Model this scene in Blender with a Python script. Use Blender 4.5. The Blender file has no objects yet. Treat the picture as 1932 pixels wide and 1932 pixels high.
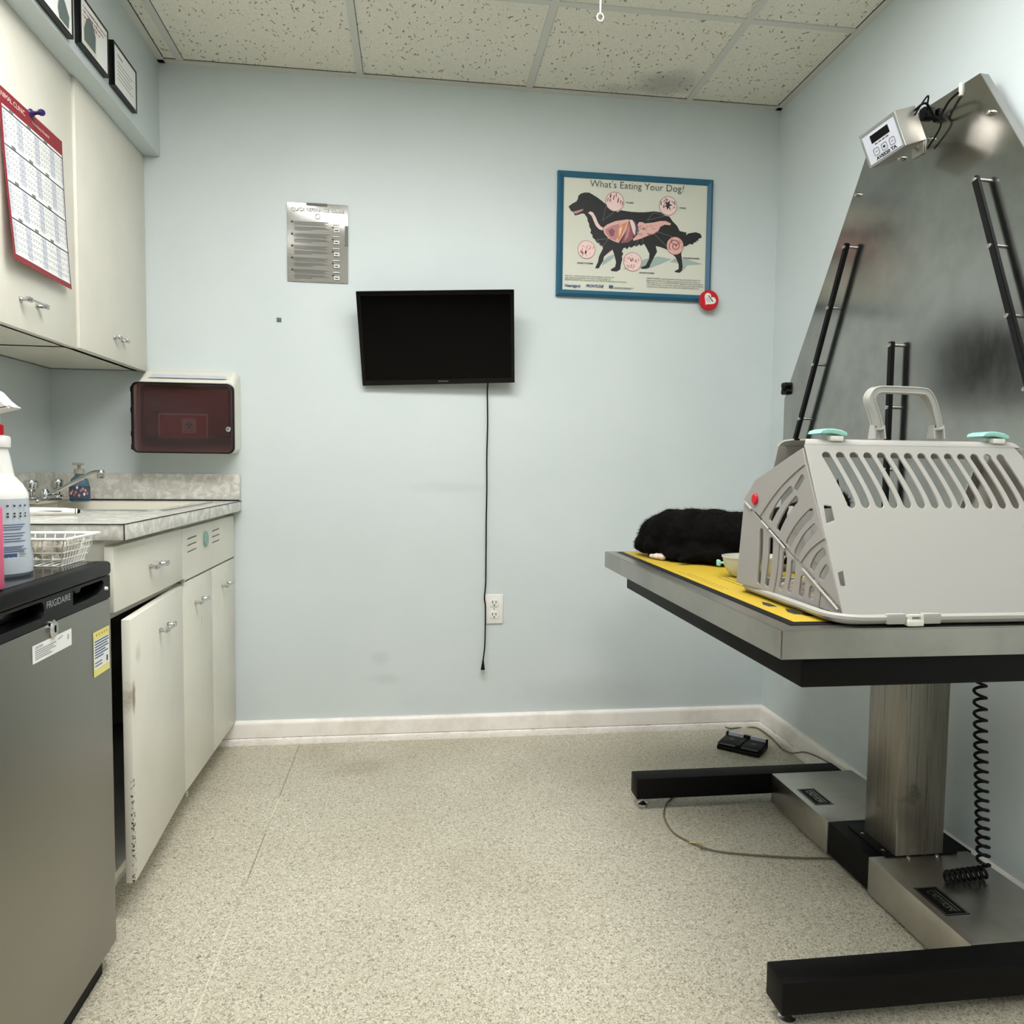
import bpy, bmesh, math, random
from mathutils import Vector, Matrix, Euler, noise
random.seed(7)
SC = bpy.context.scene
COL = SC.collection

# ------------------------------------------------------------------ camera
F_PX = 1410.3135
YAW, PITCH, ROLL = -0.1298, -0.0592, 0.0115
CAM = Vector((0.8851, -2.8158, 1.0314))
_f = Vector((-math.sin(YAW)*math.cos(PITCH), math.cos(YAW)*math.cos(PITCH), math.sin(PITCH)))
_r0 = Vector((math.cos(YAW), math.sin(YAW), 0)); _u0 = _r0.cross(_f)
_r = math.cos(ROLL)*_r0 + math.sin(ROLL)*_u0
_u = -math.sin(ROLL)*_r0 + math.cos(ROLL)*_u0
cam_data = bpy.data.cameras.new('camera')
cam_data.sensor_width = 36; cam_data.lens = F_PX/1932*36; cam_data.clip_start = 0.02
cam = bpy.data.objects.new('camera', cam_data); COL.objects.link(cam)
m = Matrix((( _r.x, _u.x, -_f.x, CAM.x), (_r.y, _u.y, -_f.y, CAM.y), (_r.z, _u.z, -_f.z, CAM.z), (0, 0, 0, 1)))
cam.matrix_world = m
SC.camera = cam

def ray(a, b): return _f + (a-966)/F_PX*_r - (b-966)/F_PX*_u
def on(ax, val, a, b):
    """point of the photograph (pixel a, b) on the real plane X/Y/Z = val"""
    i = 'XYZ'.index(ax); d = ray(a, b); return CAM + d*((val-CAM[i])/d[i])
def onp(P0, n, a, b):
    d = ray(a, b); n = Vector(n); return CAM + d*((Vector(P0)-CAM).dot(n)/d.dot(n))

# ------------------------------------------------------------------ world, exposure, lamps
world = bpy.data.worlds.new('world'); SC.world = world; world.use_nodes = True
world.node_tree.nodes['Background'].inputs[0].default_value = (0.75, 0.8, 0.8, 1)
world.node_tree.nodes['Background'].inputs[1].default_value = 0.0
SC.view_settings.view_transform = 'Standard'; SC.view_settings.look = 'None'
SC.view_settings.gamma = 1; SC.view_settings.use_curve_mapping = False
SC.view_settings.exposure = 1.0
LAMP_STRENGTH = 8.5
LAMP_COLOR = (1.0, 0.995, 0.985)

# room measures (metres): X right, Y towards the back wall (Y = 0), Z up
W = 2.2806; H = 2.4246; XL = -0.3772; YN = -4.6

# ------------------------------------------------------------------ materials
MATS = {}
def new_mat(name):
    mt = bpy.data.materials.new(name); mt.use_nodes = True
    return mt, mt.node_tree, mt.node_tree.nodes['Principled BSDF']
def lin(c):
    return tuple(((x/255)/12.92 if x/255 <= 0.04045 else ((x/255+0.055)/1.055)**2.4) for x in c)+(1,)
def plain(name, c, rough=0.5, metal=0.0, spec=0.5, coat=0, alpha=1, trans=0, ior=1.45, srgb=True):
    if name in MATS: return MATS[name]
    mt, nt, b = new_mat(name)
    b.inputs['Base Color'].default_value = lin(c) if srgb else tuple(c)+(1,)
    b.inputs['Roughness'].default_value = rough; b.inputs['Metallic'].default_value = metal
    b.inputs['Specular IOR Level'].default_value = spec; b.inputs['Coat Weight'].default_value = coat
    b.inputs['Alpha'].default_value = alpha; b.inputs['Transmission Weight'].default_value = trans
    b.inputs['IOR'].default_value = ior
    MATS[name] = mt; return mt
def N(nt, t, **k):
    n = nt.nodes.new(t)
    for a, v in k.items(): setattr(n, a, v)
    return n
def L(nt, a, b): nt.links.new(a, b)
def coords(nt, scale=(1, 1, 1)):
    tc = N(nt, 'ShaderNodeTexCoord'); mp = N(nt, 'ShaderNodeMapping'); mp.inputs['Scale'].default_value = scale
    L(nt, tc.outputs['Object'], mp.inputs['Vector']); return mp.outputs['Vector']
def noise_tex(nt, vec, scale, detail=3, rough=.5, dist=0):
    n = N(nt, 'ShaderNodeTexNoise'); n.inputs['Scale'].default_value = scale; n.inputs['Detail'].default_value = detail
    n.inputs['Roughness'].default_value = rough; n.inputs['Distortion'].default_value = dist
    L(nt, vec, n.inputs['Vector']); return n.outputs['Fac']
def ramp(nt, fac, stops):
    r = N(nt, 'ShaderNodeValToRGB'); L(nt, fac, r.inputs['Fac']); e = r.color_ramp.elements
    while len(e) < len(stops): e.new(0.5)
    for i, (p, c) in enumerate(stops): e[i].position = p; e[i].color = c
    return r.outputs['Color']
def mixc(nt, fac, a, b, mode='MIX'):
    n = N(nt, 'ShaderNodeMix', data_type='RGBA', blend_type=mode)
    if isinstance(fac, (int, float)): n.inputs['Factor'].default_value = fac
    else: L(nt, fac, n.inputs['Factor'])
    for s, v in ((n.inputs[6], a), (n.inputs[7], b)):
        if isinstance(v, tuple): s.default_value = v
        else: L(nt, v, s)
    return n.outputs[2]
def mathn(nt, op, a, b=None, c=None):
    n = N(nt, 'ShaderNodeMath', operation=op)
    for i, v in enumerate((a, b, c)):
        if v is None: continue
        if isinstance(v, (int, float)): n.inputs[i].default_value = v
        else: L(nt, v, n.inputs[i])
    return n.outputs[0]
def bump(nt, b, h, strength, dist=0.002):
    n = N(nt, 'ShaderNodeBump'); n.inputs['Strength'].default_value = strength; n.inputs['Distance'].default_value = dist
    L(nt, h, n.inputs['Height']); L(nt, n.outputs[0], b.inputs['Normal'])

def spot(nt, centre, radii, wob=0.0, wscale=8):
    """0..1 falloff blob (a stain with a place of its own) in object space"""
    tc = N(nt, 'ShaderNodeTexCoord'); sub = N(nt, 'ShaderNodeVectorMath', operation='SUBTRACT'); L(nt, tc.outputs['Object'], sub.inputs[0])
    sub.inputs[1].default_value = centre
    dv = N(nt, 'ShaderNodeVectorMath', operation='DIVIDE'); L(nt, sub.outputs[0], dv.inputs[0]); dv.inputs[1].default_value = radii
    ln = N(nt, 'ShaderNodeVectorMath', operation='LENGTH'); L(nt, dv.outputs[0], ln.inputs[0])
    v = ln.outputs['Value']
    if wob:
        nz = noise_tex(nt, tc.outputs['Object'], wscale, 4, .6)
        v = mathn(nt, 'ADD', v, mathn(nt, 'MULTIPLY', mathn(nt, 'SUBTRACT', nz, .5), wob))
    mr = N(nt, 'ShaderNodeMapRange', interpolation_type='SMOOTHSTEP'); L(nt, v, mr.inputs['Value'])
    mr.inputs['From Min'].default_value = 1.0; mr.inputs['From Max'].default_value = 0.2
    return mr.outputs['Result']

def mat_wall():
    mt, nt, b = new_mat('wall_paint'); v = coords(nt)
    n1 = noise_tex(nt, v, 2.2, 4, .6)
    c = ramp(nt, n1, [(0.35, lin((203, 212, 212))), (0.7, lin((209, 217, 217)))])
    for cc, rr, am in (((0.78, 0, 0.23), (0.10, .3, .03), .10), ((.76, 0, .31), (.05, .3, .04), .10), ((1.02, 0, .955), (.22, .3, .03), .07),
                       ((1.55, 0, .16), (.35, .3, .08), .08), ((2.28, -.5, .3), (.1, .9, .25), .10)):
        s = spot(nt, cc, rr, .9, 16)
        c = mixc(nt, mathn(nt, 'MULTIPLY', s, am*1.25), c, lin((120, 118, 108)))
    L(nt, c, b.inputs['Base Color']); b.inputs['Roughness'].default_value = 0.42; b.inputs['Specular IOR Level'].default_value = .35
    h = noise_tex(nt, v, 160, 3, .6); bump(nt, b, h, .12, .002)
    return mt
def mat_floor():
    mt, nt, b = new_mat('floor_vinyl'); v = coords(nt)
    vor = N(nt, 'ShaderNodeTexNoise'); vor.inputs['Scale'].default_value = 165; vor.inputs['Detail'].default_value = 2.5; vor.inputs['Roughness'].default_value = .62; vor.inputs['Distortion'].default_value = 1.6
    L(nt, v, vor.inputs['Vector'])
    c = ramp(nt, vor.outputs['Fac'], [(0.32, lin((112, 104, 84))), (0.43, lin((168, 161, 141))), (0.54, lin((203, 197, 178))), (.70, lin((222, 217, 200)))])
    fl = noise_tex(nt, v, 90, 2, .6, .8)
    dk = ramp(nt, fl, [(0.28, (1, 1, 1, 1)), (0.33, (0, 0, 0, 1))])
    c = mixc(nt, mathn(nt, 'MULTIPLY', dk, .5), c, lin((90, 80, 62)))
    big = noise_tex(nt, v, 1.6, 4, .6)
    c = mixc(nt, ramp(nt, big, [(.42, (0, 0, 0, 1)), (.75, (.28, .28, .28, 1))]), c, lin((140, 128, 104)))
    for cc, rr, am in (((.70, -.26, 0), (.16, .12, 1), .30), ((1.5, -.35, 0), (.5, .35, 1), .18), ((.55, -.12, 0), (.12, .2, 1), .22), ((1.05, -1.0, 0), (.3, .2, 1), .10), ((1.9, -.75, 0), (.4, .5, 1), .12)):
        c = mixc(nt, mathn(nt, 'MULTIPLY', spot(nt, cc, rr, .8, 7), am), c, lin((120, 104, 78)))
    # sheet seam running towards the back wall
    sep = N(nt, 'ShaderNodeSeparateXYZ'); L(nt, v, sep.inputs[0])
    xs = mathn(nt, 'ADD', sep.outputs['X'], mathn(nt, 'MULTIPLY', sep.outputs['Y'], 0.0105))
    d = mathn(nt, 'ABSOLUTE', mathn(nt, 'SUBTRACT', xs, 0.466))
    ns = noise_tex(nt, v, 3.0, 2)
    seam = mathn(nt, 'LESS_THAN', d, 0.0016)
    c = mixc(nt, mathn(nt, 'MULTIPLY', seam, .65), c, ramp(nt, ns, [(.47, lin((222, 214, 192))), (.56, lin((98, 88, 70)))]))
    L(nt, c, b.inputs['Base Color']); b.inputs['Roughness'].default_value = 0.42; b.inputs['Specular IOR Level'].default_value = .35
    bump(nt, b, big, .05, .004)
    return mt
def mat_ceiling():
    mt, nt, b = new_mat('ceiling_tile'); v = coords(nt)
    sp = N(nt, 'ShaderNodeTexVoronoi', feature='F1'); sp.inputs['Scale'].default_value = 1.0; sp.inputs['Randomness'].default_value = 1
    # wriggly short fissures: cells stretched one way, warped
    nz = N(nt, 'ShaderNodeTexNoise'); nz.inputs['Scale'].default_value = 26; L(nt, v, nz.inputs['Vector'])
    ad = N(nt, 'ShaderNodeVectorMath', operation='MULTIPLY_ADD'); L(nt, nz.outputs['Color'], ad.inputs[0]); ad.inputs[1].default_value = (.05, .05, 0); L(nt, v, ad.inputs[2])
    mp = N(nt, 'ShaderNodeMapping'); mp.inputs['Scale'].default_value = (84, 40, 1); L(nt, ad.outputs[0], mp.inputs['Vector']); L(nt, mp.outputs[0], sp.inputs['Vector'])
    pits = ramp(nt, sp.outputs['Distance'], [(0.17, (1, 1, 1, 1)), (0.26, (0, 0, 0, 1))])
    # a random cell colour gates which cells carry a fissure
    gate = mathn(nt, 'GREATER_THAN', N_sep(nt, sp.outputs['Color']), .30)
    pits = mathn(nt, 'MULTIPLY', pits, gate)
    fine = noise_tex(nt, v, 260, 2, .5); 
    base = ramp(nt, fine, [(.3, lin((218, 216, 203))), (.6, lin((234, 231, 218)))])
    c = mixc(nt, mathn(nt, 'MULTIPLY', pits, .75), base, lin((120, 116, 100)))
    c = mixc(nt, mathn(nt, 'MULTIPLY', spot(nt, (1.78, -.13, H), (.16, .12, 1), .9, 9), .45), c, lin((110, 112, 112)))
    c = mixc(nt, mathn(nt, 'MULTIPLY', spot(nt, (1.64, -.06, H), (.14, .05, 1), .9, 9), .2), c, lin((110, 112, 112)))
    L(nt, c, b.inputs['Base Color']); b.inputs['Roughness'].default_value = .95; b.inputs['Specular IOR Level'].default_value = .1
    bump(nt, b, mathn(nt, 'ADD', mathn(nt, 'MULTIPLY', pits, -1), mathn(nt, 'MULTIPLY', fine, .3)), .6, .003)
    return mt
def N_sep(nt, col):
    s = N(nt, 'ShaderNodeSeparateColor'); L(nt, col, s.inputs[0]); return s.outputs[0]
def mat_laminate():
    mt, nt, b = new_mat('mottled_laminate'); v = coords(nt)
    n1 = noise_tex(nt, v, 34, 4, .6, .7)
    c = ramp(nt, n1, [(0.34, lin((188, 186, 176))), (0.5, lin((202, 200, 190))), (0.62, lin((224, 222, 213))), (.72, lin((212, 210, 200)))])
    L(nt, c, b.inputs['Base Color']); b.inputs['Roughness'].default_value = .22; return mt
def mat_cream(name='cream_paint', c0=(216, 213, 200), c1=(223, 220, 207), chips=False):
    mt, nt, b = new_mat(name); v = coords(nt)
    n1 = noise_tex(nt, v, 6, 4, .6); c = ramp(nt, n1, [(.3, lin(c0)), (.7, lin(c1))])
    if chips:
        for cc, rr, am in (((.31, -.53, .51), (.05, .02, .05), .9), ((.30, .12, .55), (.05, .004, .035), .5), ((.31, -.49, .60), (.05, .03, .03), .25)):
            c = mixc(nt, mathn(nt, 'MULTIPLY', spot(nt, cc, rr, .8, 60), am), c, lin((124, 108, 78)))
        sep = N(nt, 'ShaderNodeSeparateXYZ'); L(nt, v, sep.inputs[0])
        edge = mathn(nt, 'MULTIPLY', mathn(nt, 'LESS_THAN', sep.outputs['Y'], -.532), mathn(nt, 'LESS_THAN', sep.outputs['Z'], .33))
        edge = mathn(nt, 'MULTIPLY', edge, mathn(nt, 'GREATER_THAN', sep.outputs['X'], .3085))
        ch = mathn(nt, 'GREATER_THAN', noise_tex(nt, v, 120, 3, .7), .56)
        c = mixc(nt, mathn(nt, 'MULTIPLY', edge, ch), c, lin((70, 56, 40)))
    L(nt, c, b.inputs['Base Color']); b.inputs['Roughness'].default_value = .38
    bump(nt, b, noise_tex(nt, v, 120, 3, .6), .06, .001); return mt
def mat_steel(name, col=(.56, .56, .54), rough=.2, streak=(1, 1, 60), rvar=.08, smudge=True, aniso=.0):
    mt, nt, b = new_mat(name); v = coords(nt, streak)
    b.inputs['Metallic'].default_value = 1
    n1 = noise_tex(nt, v, 14, 4, .6); n2 = noise_tex(nt, coords(nt), 5, 5, .65)
    r = mathn(nt, 'ADD', mathn(nt, 'MULTIPLY', n1, rvar), mathn(nt, 'MULTIPLY', n2, rvar if smudge else 0))
    r = mathn(nt, 'ADD', r, rough-rvar*.8)
    L(nt, r, b.inputs['Roughness'])
    dk = tuple(x*.72 for x in col)+(1,)
    c = mixc(nt, ramp(nt, n2, [(.35, (.75, .75, .75, 1)), (.6, (0, 0, 0, 1))]), tuple(col)+(1,), dk) if smudge else mixc(nt, 0.0, tuple(col)+(1,), dk)
    L(nt, c, b.inputs['Base Color']); b.inputs['Anisotropic'].default_value = aniso
    bump(nt, b, n1, .03, .0005)
    return mt
def mat_column():
    mt, nt, b = new_mat('scuffed_steel_column'); v = coords(nt, (75, 75, 2.2))
    n1 = noise_tex(nt, v, 1.6, 5, .7); n2 = noise_tex(nt, coords(nt), 14, 4, .6)
    c = ramp(nt, n1, [(.30, (.13, .115, .095, 1)), (.44, (.27, .245, .205, 1)), (.7, (.34, .315, .27, 1))])
    c = mixc(nt, ramp(nt, n2, [(.6, (0, 0, 0, 1)), (.72, (.6, .6, .6, 1))]), c, (.10, .09, .07, 1))
    L(nt, c, b.inputs['Base Color']); b.inputs['Metallic'].default_value = .85; b.inputs['Roughness'].default_value = .38
    return mt
def mat_baseboard():
    mt, nt, b = new_mat('worn_white_baseboard'); v = coords(nt)
    c = ramp(nt, noise_tex(nt, v, 7, 5, .65), [(.3, lin((228, 221, 212))), (.55, lin((246, 241, 234)))])
    s2 = noise_tex(nt, coords(nt, (3, 3, 30)), 12, 4, .7)
    sep = N(nt, 'ShaderNodeSeparateXYZ'); L(nt, v, sep.inputs[0])
    low = mathn(nt, 'LESS_THAN', sep.outputs['Z'], .027)
    c = mixc(nt, mathn(nt, 'MULTIPLY', low, ramp(nt, s2, [(.54, (0, 0, 0, 1)), (.68, (.45, .45, .45, 1))])), c, lin((110, 92, 76)))
    L(nt, c, b.inputs['Base Color']); b.inputs['Roughness'].default_value = .4; return mt
def mat_smoke():
    mt = bpy.data.materials.new('smoked_plastic'); mt.use_nodes = True; nt = mt.node_tree; nt.nodes.clear()
    out = N(nt, 'ShaderNodeOutputMaterial'); tr = N(nt, 'ShaderNodeBsdfTransparent'); tr.inputs[0].default_value = (.68, .50, .50, 1)
    gl = N(nt, 'ShaderNodeBsdfGlossy'); gl.inputs['Roughness'].default_value = .08; gl.inputs['Color'].default_value = (.9, .9, .9, 1)
    fr = N(nt, 'ShaderNodeFresnel'); fr.inputs[0].default_value = 1.45; mx = N(nt, 'ShaderNodeMixShader')
    L(nt, fr.outputs[0], mx.inputs[0]); L(nt, tr.outputs[0], mx.inputs[1]); L(nt, gl.outputs[0], mx.inputs[2]); L(nt, mx.outputs[0], out.inputs[0])
    return mt
def mat_clear(name, col=(.9, .93, .95), dens=.35, rough=.15, diff=(.8, .84, .86)):
    """thin translucent plastic: part transparent, part diffuse, glossy on top"""
    mt = bpy.data.materials.new(name); mt.use_nodes = True; nt = mt.node_tree; nt.nodes.clear()
    out = N(nt, 'ShaderNodeOutputMaterial'); tr = N(nt, 'ShaderNodeBsdfTransparent'); tr.inputs[0].default_value = tuple(col)+(1,)
    pb = N(nt, 'ShaderNodeBsdfPrincipled'); pb.inputs['Base Color'].default_value = tuple(diff)+(1,); pb.inputs['Roughness'].default_value = rough
    mx = N(nt, 'ShaderNodeMixShader'); mx.inputs[0].default_value = dens
    L(nt, tr.outputs[0], mx.inputs[1]); L(nt, pb.outputs[0], mx.inputs[2]); L(nt, mx.outputs[0], out.inputs[0]); return mt
def mat_towel():
    mt = bpy.data.materials.new('white_towel'); mt.use_nodes = True; nt = mt.node_tree; nt.nodes.clear()
    out = N(nt, 'ShaderNodeOutputMaterial'); d = N(nt, 'ShaderNodeBsdfDiffuse'); d.inputs[0].default_value = (.9, .91, .92, 1); t = N(nt, 'ShaderNodeBsdfTranslucent'); t.inputs[0].default_value = (.9, .91, .92, 1)
    mx = N(nt, 'ShaderNodeMixShader'); mx.inputs[0].default_value = .5; L(nt, d.outputs[0], mx.inputs[1]); L(nt, t.outputs[0], mx.inputs[2]); L(nt, mx.outputs[0], out.inputs[0]); return mt
def mat_emit(name, c, s):
    mt = bpy.data.materials.new(name); mt.use_nodes = True; nt = mt.node_tree; nt.nodes.clear()
    out = N(nt, 'ShaderNodeOutputMaterial'); e = N(nt, 'ShaderNodeEmission'); e.inputs[0].default_value = tuple(c)+(1,); e.inputs[1].default_value = s
    L(nt, e.outputs[0], out.inputs[0]); return mt
def mat_fleece():
    mt, nt, b = new_mat('fleece'); v = coords(nt)
    L(nt, ramp(nt, noise_tex(nt, v, 90, 4, .7), [(.35, lin((170, 150, 132))), (.6, lin((226, 214, 204)))]), b.inputs['Base Color'])
    b.inputs['Roughness'].default_value = .95; bump(nt, b, noise_tex(nt, v, 220, 3, .7), .8, .004); return mt
def mat_fur():
    mt, nt, b = new_mat('black_fur'); v = coords(nt)
    L(nt, ramp(nt, noise_tex(nt, v, 30, 4, .7), [(.3, (.0012, .0010, .0009, 1)), (.7, (.004, .0034, .0028, 1))]), b.inputs['Base Color'])
    b.inputs['Roughness'].default_value = .75; b.inputs['Specular IOR Level'].default_value = .07
    bump(nt, b, noise_tex(nt, coords(nt, (1, 1, 1)), 140, 4, .7), .7, .004); return mt

M = dict(
    wall_dark=plain('dark_rear_wall', (92, 84, 74), .7),  # unseen wall behind the camera, toned dark to cut bounced fill light
    wall=mat_wall(), floor=mat_floor(), ceil=mat_ceiling(), lam=mat_laminate(), cream=mat_cream(), cream_chip=mat_cream('cream_paint_chipped', chips=True),
    base=mat_baseboard(), smoke=mat_smoke(), fleece=mat_fleece(), towel=mat_towel(), fur=mat_fur(), column=mat_column(),
    panel=mat_steel('panel_steel', (.41, .405, .38), .175, (3, 3, 1), .07), table=mat_steel('table_steel', (.44, .42, .38), .34, (1, 30, 1), .08),
    shroud=mat_steel('shroud_steel', (.56, .53, .48), .30, (20, 1, 1), .08), box=mat_steel('box_steel', (.48, .45, .41), .42, (1, 1, 40), .04, False),
    fridge=mat_steel('fridge_steel', (.31, .298, .265), .42, (1, 1, 60), .04, False), foil=plain('silver_laminate', (150, 148, 140), .13, .12, .6),
    chrome=plain('chrome', (200, 200, 198), .12, 1), pull=plain('nickel_pull', (196, 196, 194), .24, 1),
    grid=plain('ceiling_grid_white', (206, 207, 198), .5), dark=plain('dark_gap', (14, 14, 13), .8), black=plain('black_powder_coat', (7, 6, 6), .55, 0, .2),
    blackgloss=plain('black_gloss', (7, 7, 8), .15, 0, .3), blackplast=plain('black_plastic', (8, 8, 9), .4, 0, .2), rubber=plain('black_rubber', (8, 8, 9), .55, 0, .3),
    screen=plain('tv_screen', (2, 2, 3), .10, 0, .15), white=plain('white_plastic', (232, 230, 224), .35), paper=plain('white_paper', (228, 229, 226), .7),
    offwhite=plain('offwhite_plastic', (226, 224, 212), .4), red=plain('red_plastic', (196, 20, 34), .35), maroon=plain('maroon_print', (134, 36, 44), .5),
    ink=plain('dark_ink', (44, 48, 48), .6), grey_ink=plain('grey_ink', (120, 122, 122), .6), blue_ink=plain('blue_ink', (60, 82, 120), .6),
    teal=plain('blue_painted_frame', (34, 92, 118), .42), poster=plain('poster_paper', (212, 213, 198), .5), dog=plain('black_print', (30, 31, 32), .5),
    pink1=plain('pink_print', (226, 176, 166), .5), pink2=plain('rose_print', (190, 132, 134), .5), pink3=plain('deep_rose_print', (140, 84, 92), .5),
    navy=plain('slate_blue_print', (62, 74, 98), .5), pale=plain('pale_pink_print', (238, 208, 202), .5), shadowink=plain('grey_green_print', (160, 176, 170), .6),
    carrier=plain('warm_white_plastic', (168, 166, 160), .48), carrier_in=plain('grey_beige_plastic', (152, 148, 143), .5), mint=plain('mint_plastic', (150, 205, 192), .4),
    yellow=plain('yellow_sheet', (186, 158, 44), .6), yellow2=plain('pale_yellow_sticker', (226, 216, 130), .6), cord=plain('grey_cord', (112, 106, 92), .5),
    enamel=plain('cream_enamel', (218, 214, 198), .12), purple=plain('purple_plastic', (46, 26, 92), .25), pinkbox=plain('pink_card', (206, 84, 118), .5),
    bag=plain('grey_bag', (120, 120, 118), .6), calband=plain('weekend_band', (196, 199, 208), .6), brass=plain('brass', (176, 150, 96), .3, 1),
    soap=mat_clear('soap_bottle', (.55, .68, .74), .35, .1, (.08, .18, .26)), liquid=mat_clear('blue_liquid_bottle', (.7, .76, .8), .72, .25, (.56, .61, .66)),
    bottle=mat_clear('milky_plastic', (.9, .9, .88), .85, .3, (.80, .80, .76)), clear=mat_clear('clear_wrap', (.9, .88, .82), .6, .12, (.46, .41, .33)),
    dish=mat_clear('translucent_dish', (.9, .92, .86), .85, .25, (.62, .62, .53)), lamp=mat_emit('lamp_diffuser', LAMP_COLOR, LAMP_STRENGTH*1.15), lamp_b=mat_emit('lamp_diffuser_dim', LAMP_COLOR, LAMP_STRENGTH*.58), lamp_fill=mat_emit('added_fill_diffuser', LAMP_COLOR, LAMP_STRENGTH*1.1),
    wire=plain('white_wire', (236, 234, 226), .35), pinkfur=plain('white_fur', (210, 196, 186), .9), sticker=plain('grey_sticker', (98, 104, 98), .5),
    sharpsred=plain('red_bin', (150, 26, 30), .45), sharpslabel=plain('red_label', (188, 20, 24), .5), greyprint=plain('grey_print', (96, 108, 106), .6), lilac=plain('lilac_print', (150, 118, 160), .5),
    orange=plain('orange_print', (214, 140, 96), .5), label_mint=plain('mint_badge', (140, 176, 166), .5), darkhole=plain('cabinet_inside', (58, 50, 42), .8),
)

# ------------------------------------------------------------------ geometry helpers
def MX(x): return Matrix(((0, 0, 1, x), (1, 0, 0, 0), (0, 1, 0, 0), (0, 0, 0, 1)))      # faces +X : local x -> Y, y -> Z
def MY(y): return Matrix(((1, 0, 0, 0), (0, 0, -1, y), (0, 1, 0, 0), (0, 0, 0, 1)))     # faces -Y : local x -> X, y -> Z
def MZ(z): return Matrix.Translation((0, 0, z))
ID = Matrix.Identity(4)

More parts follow.
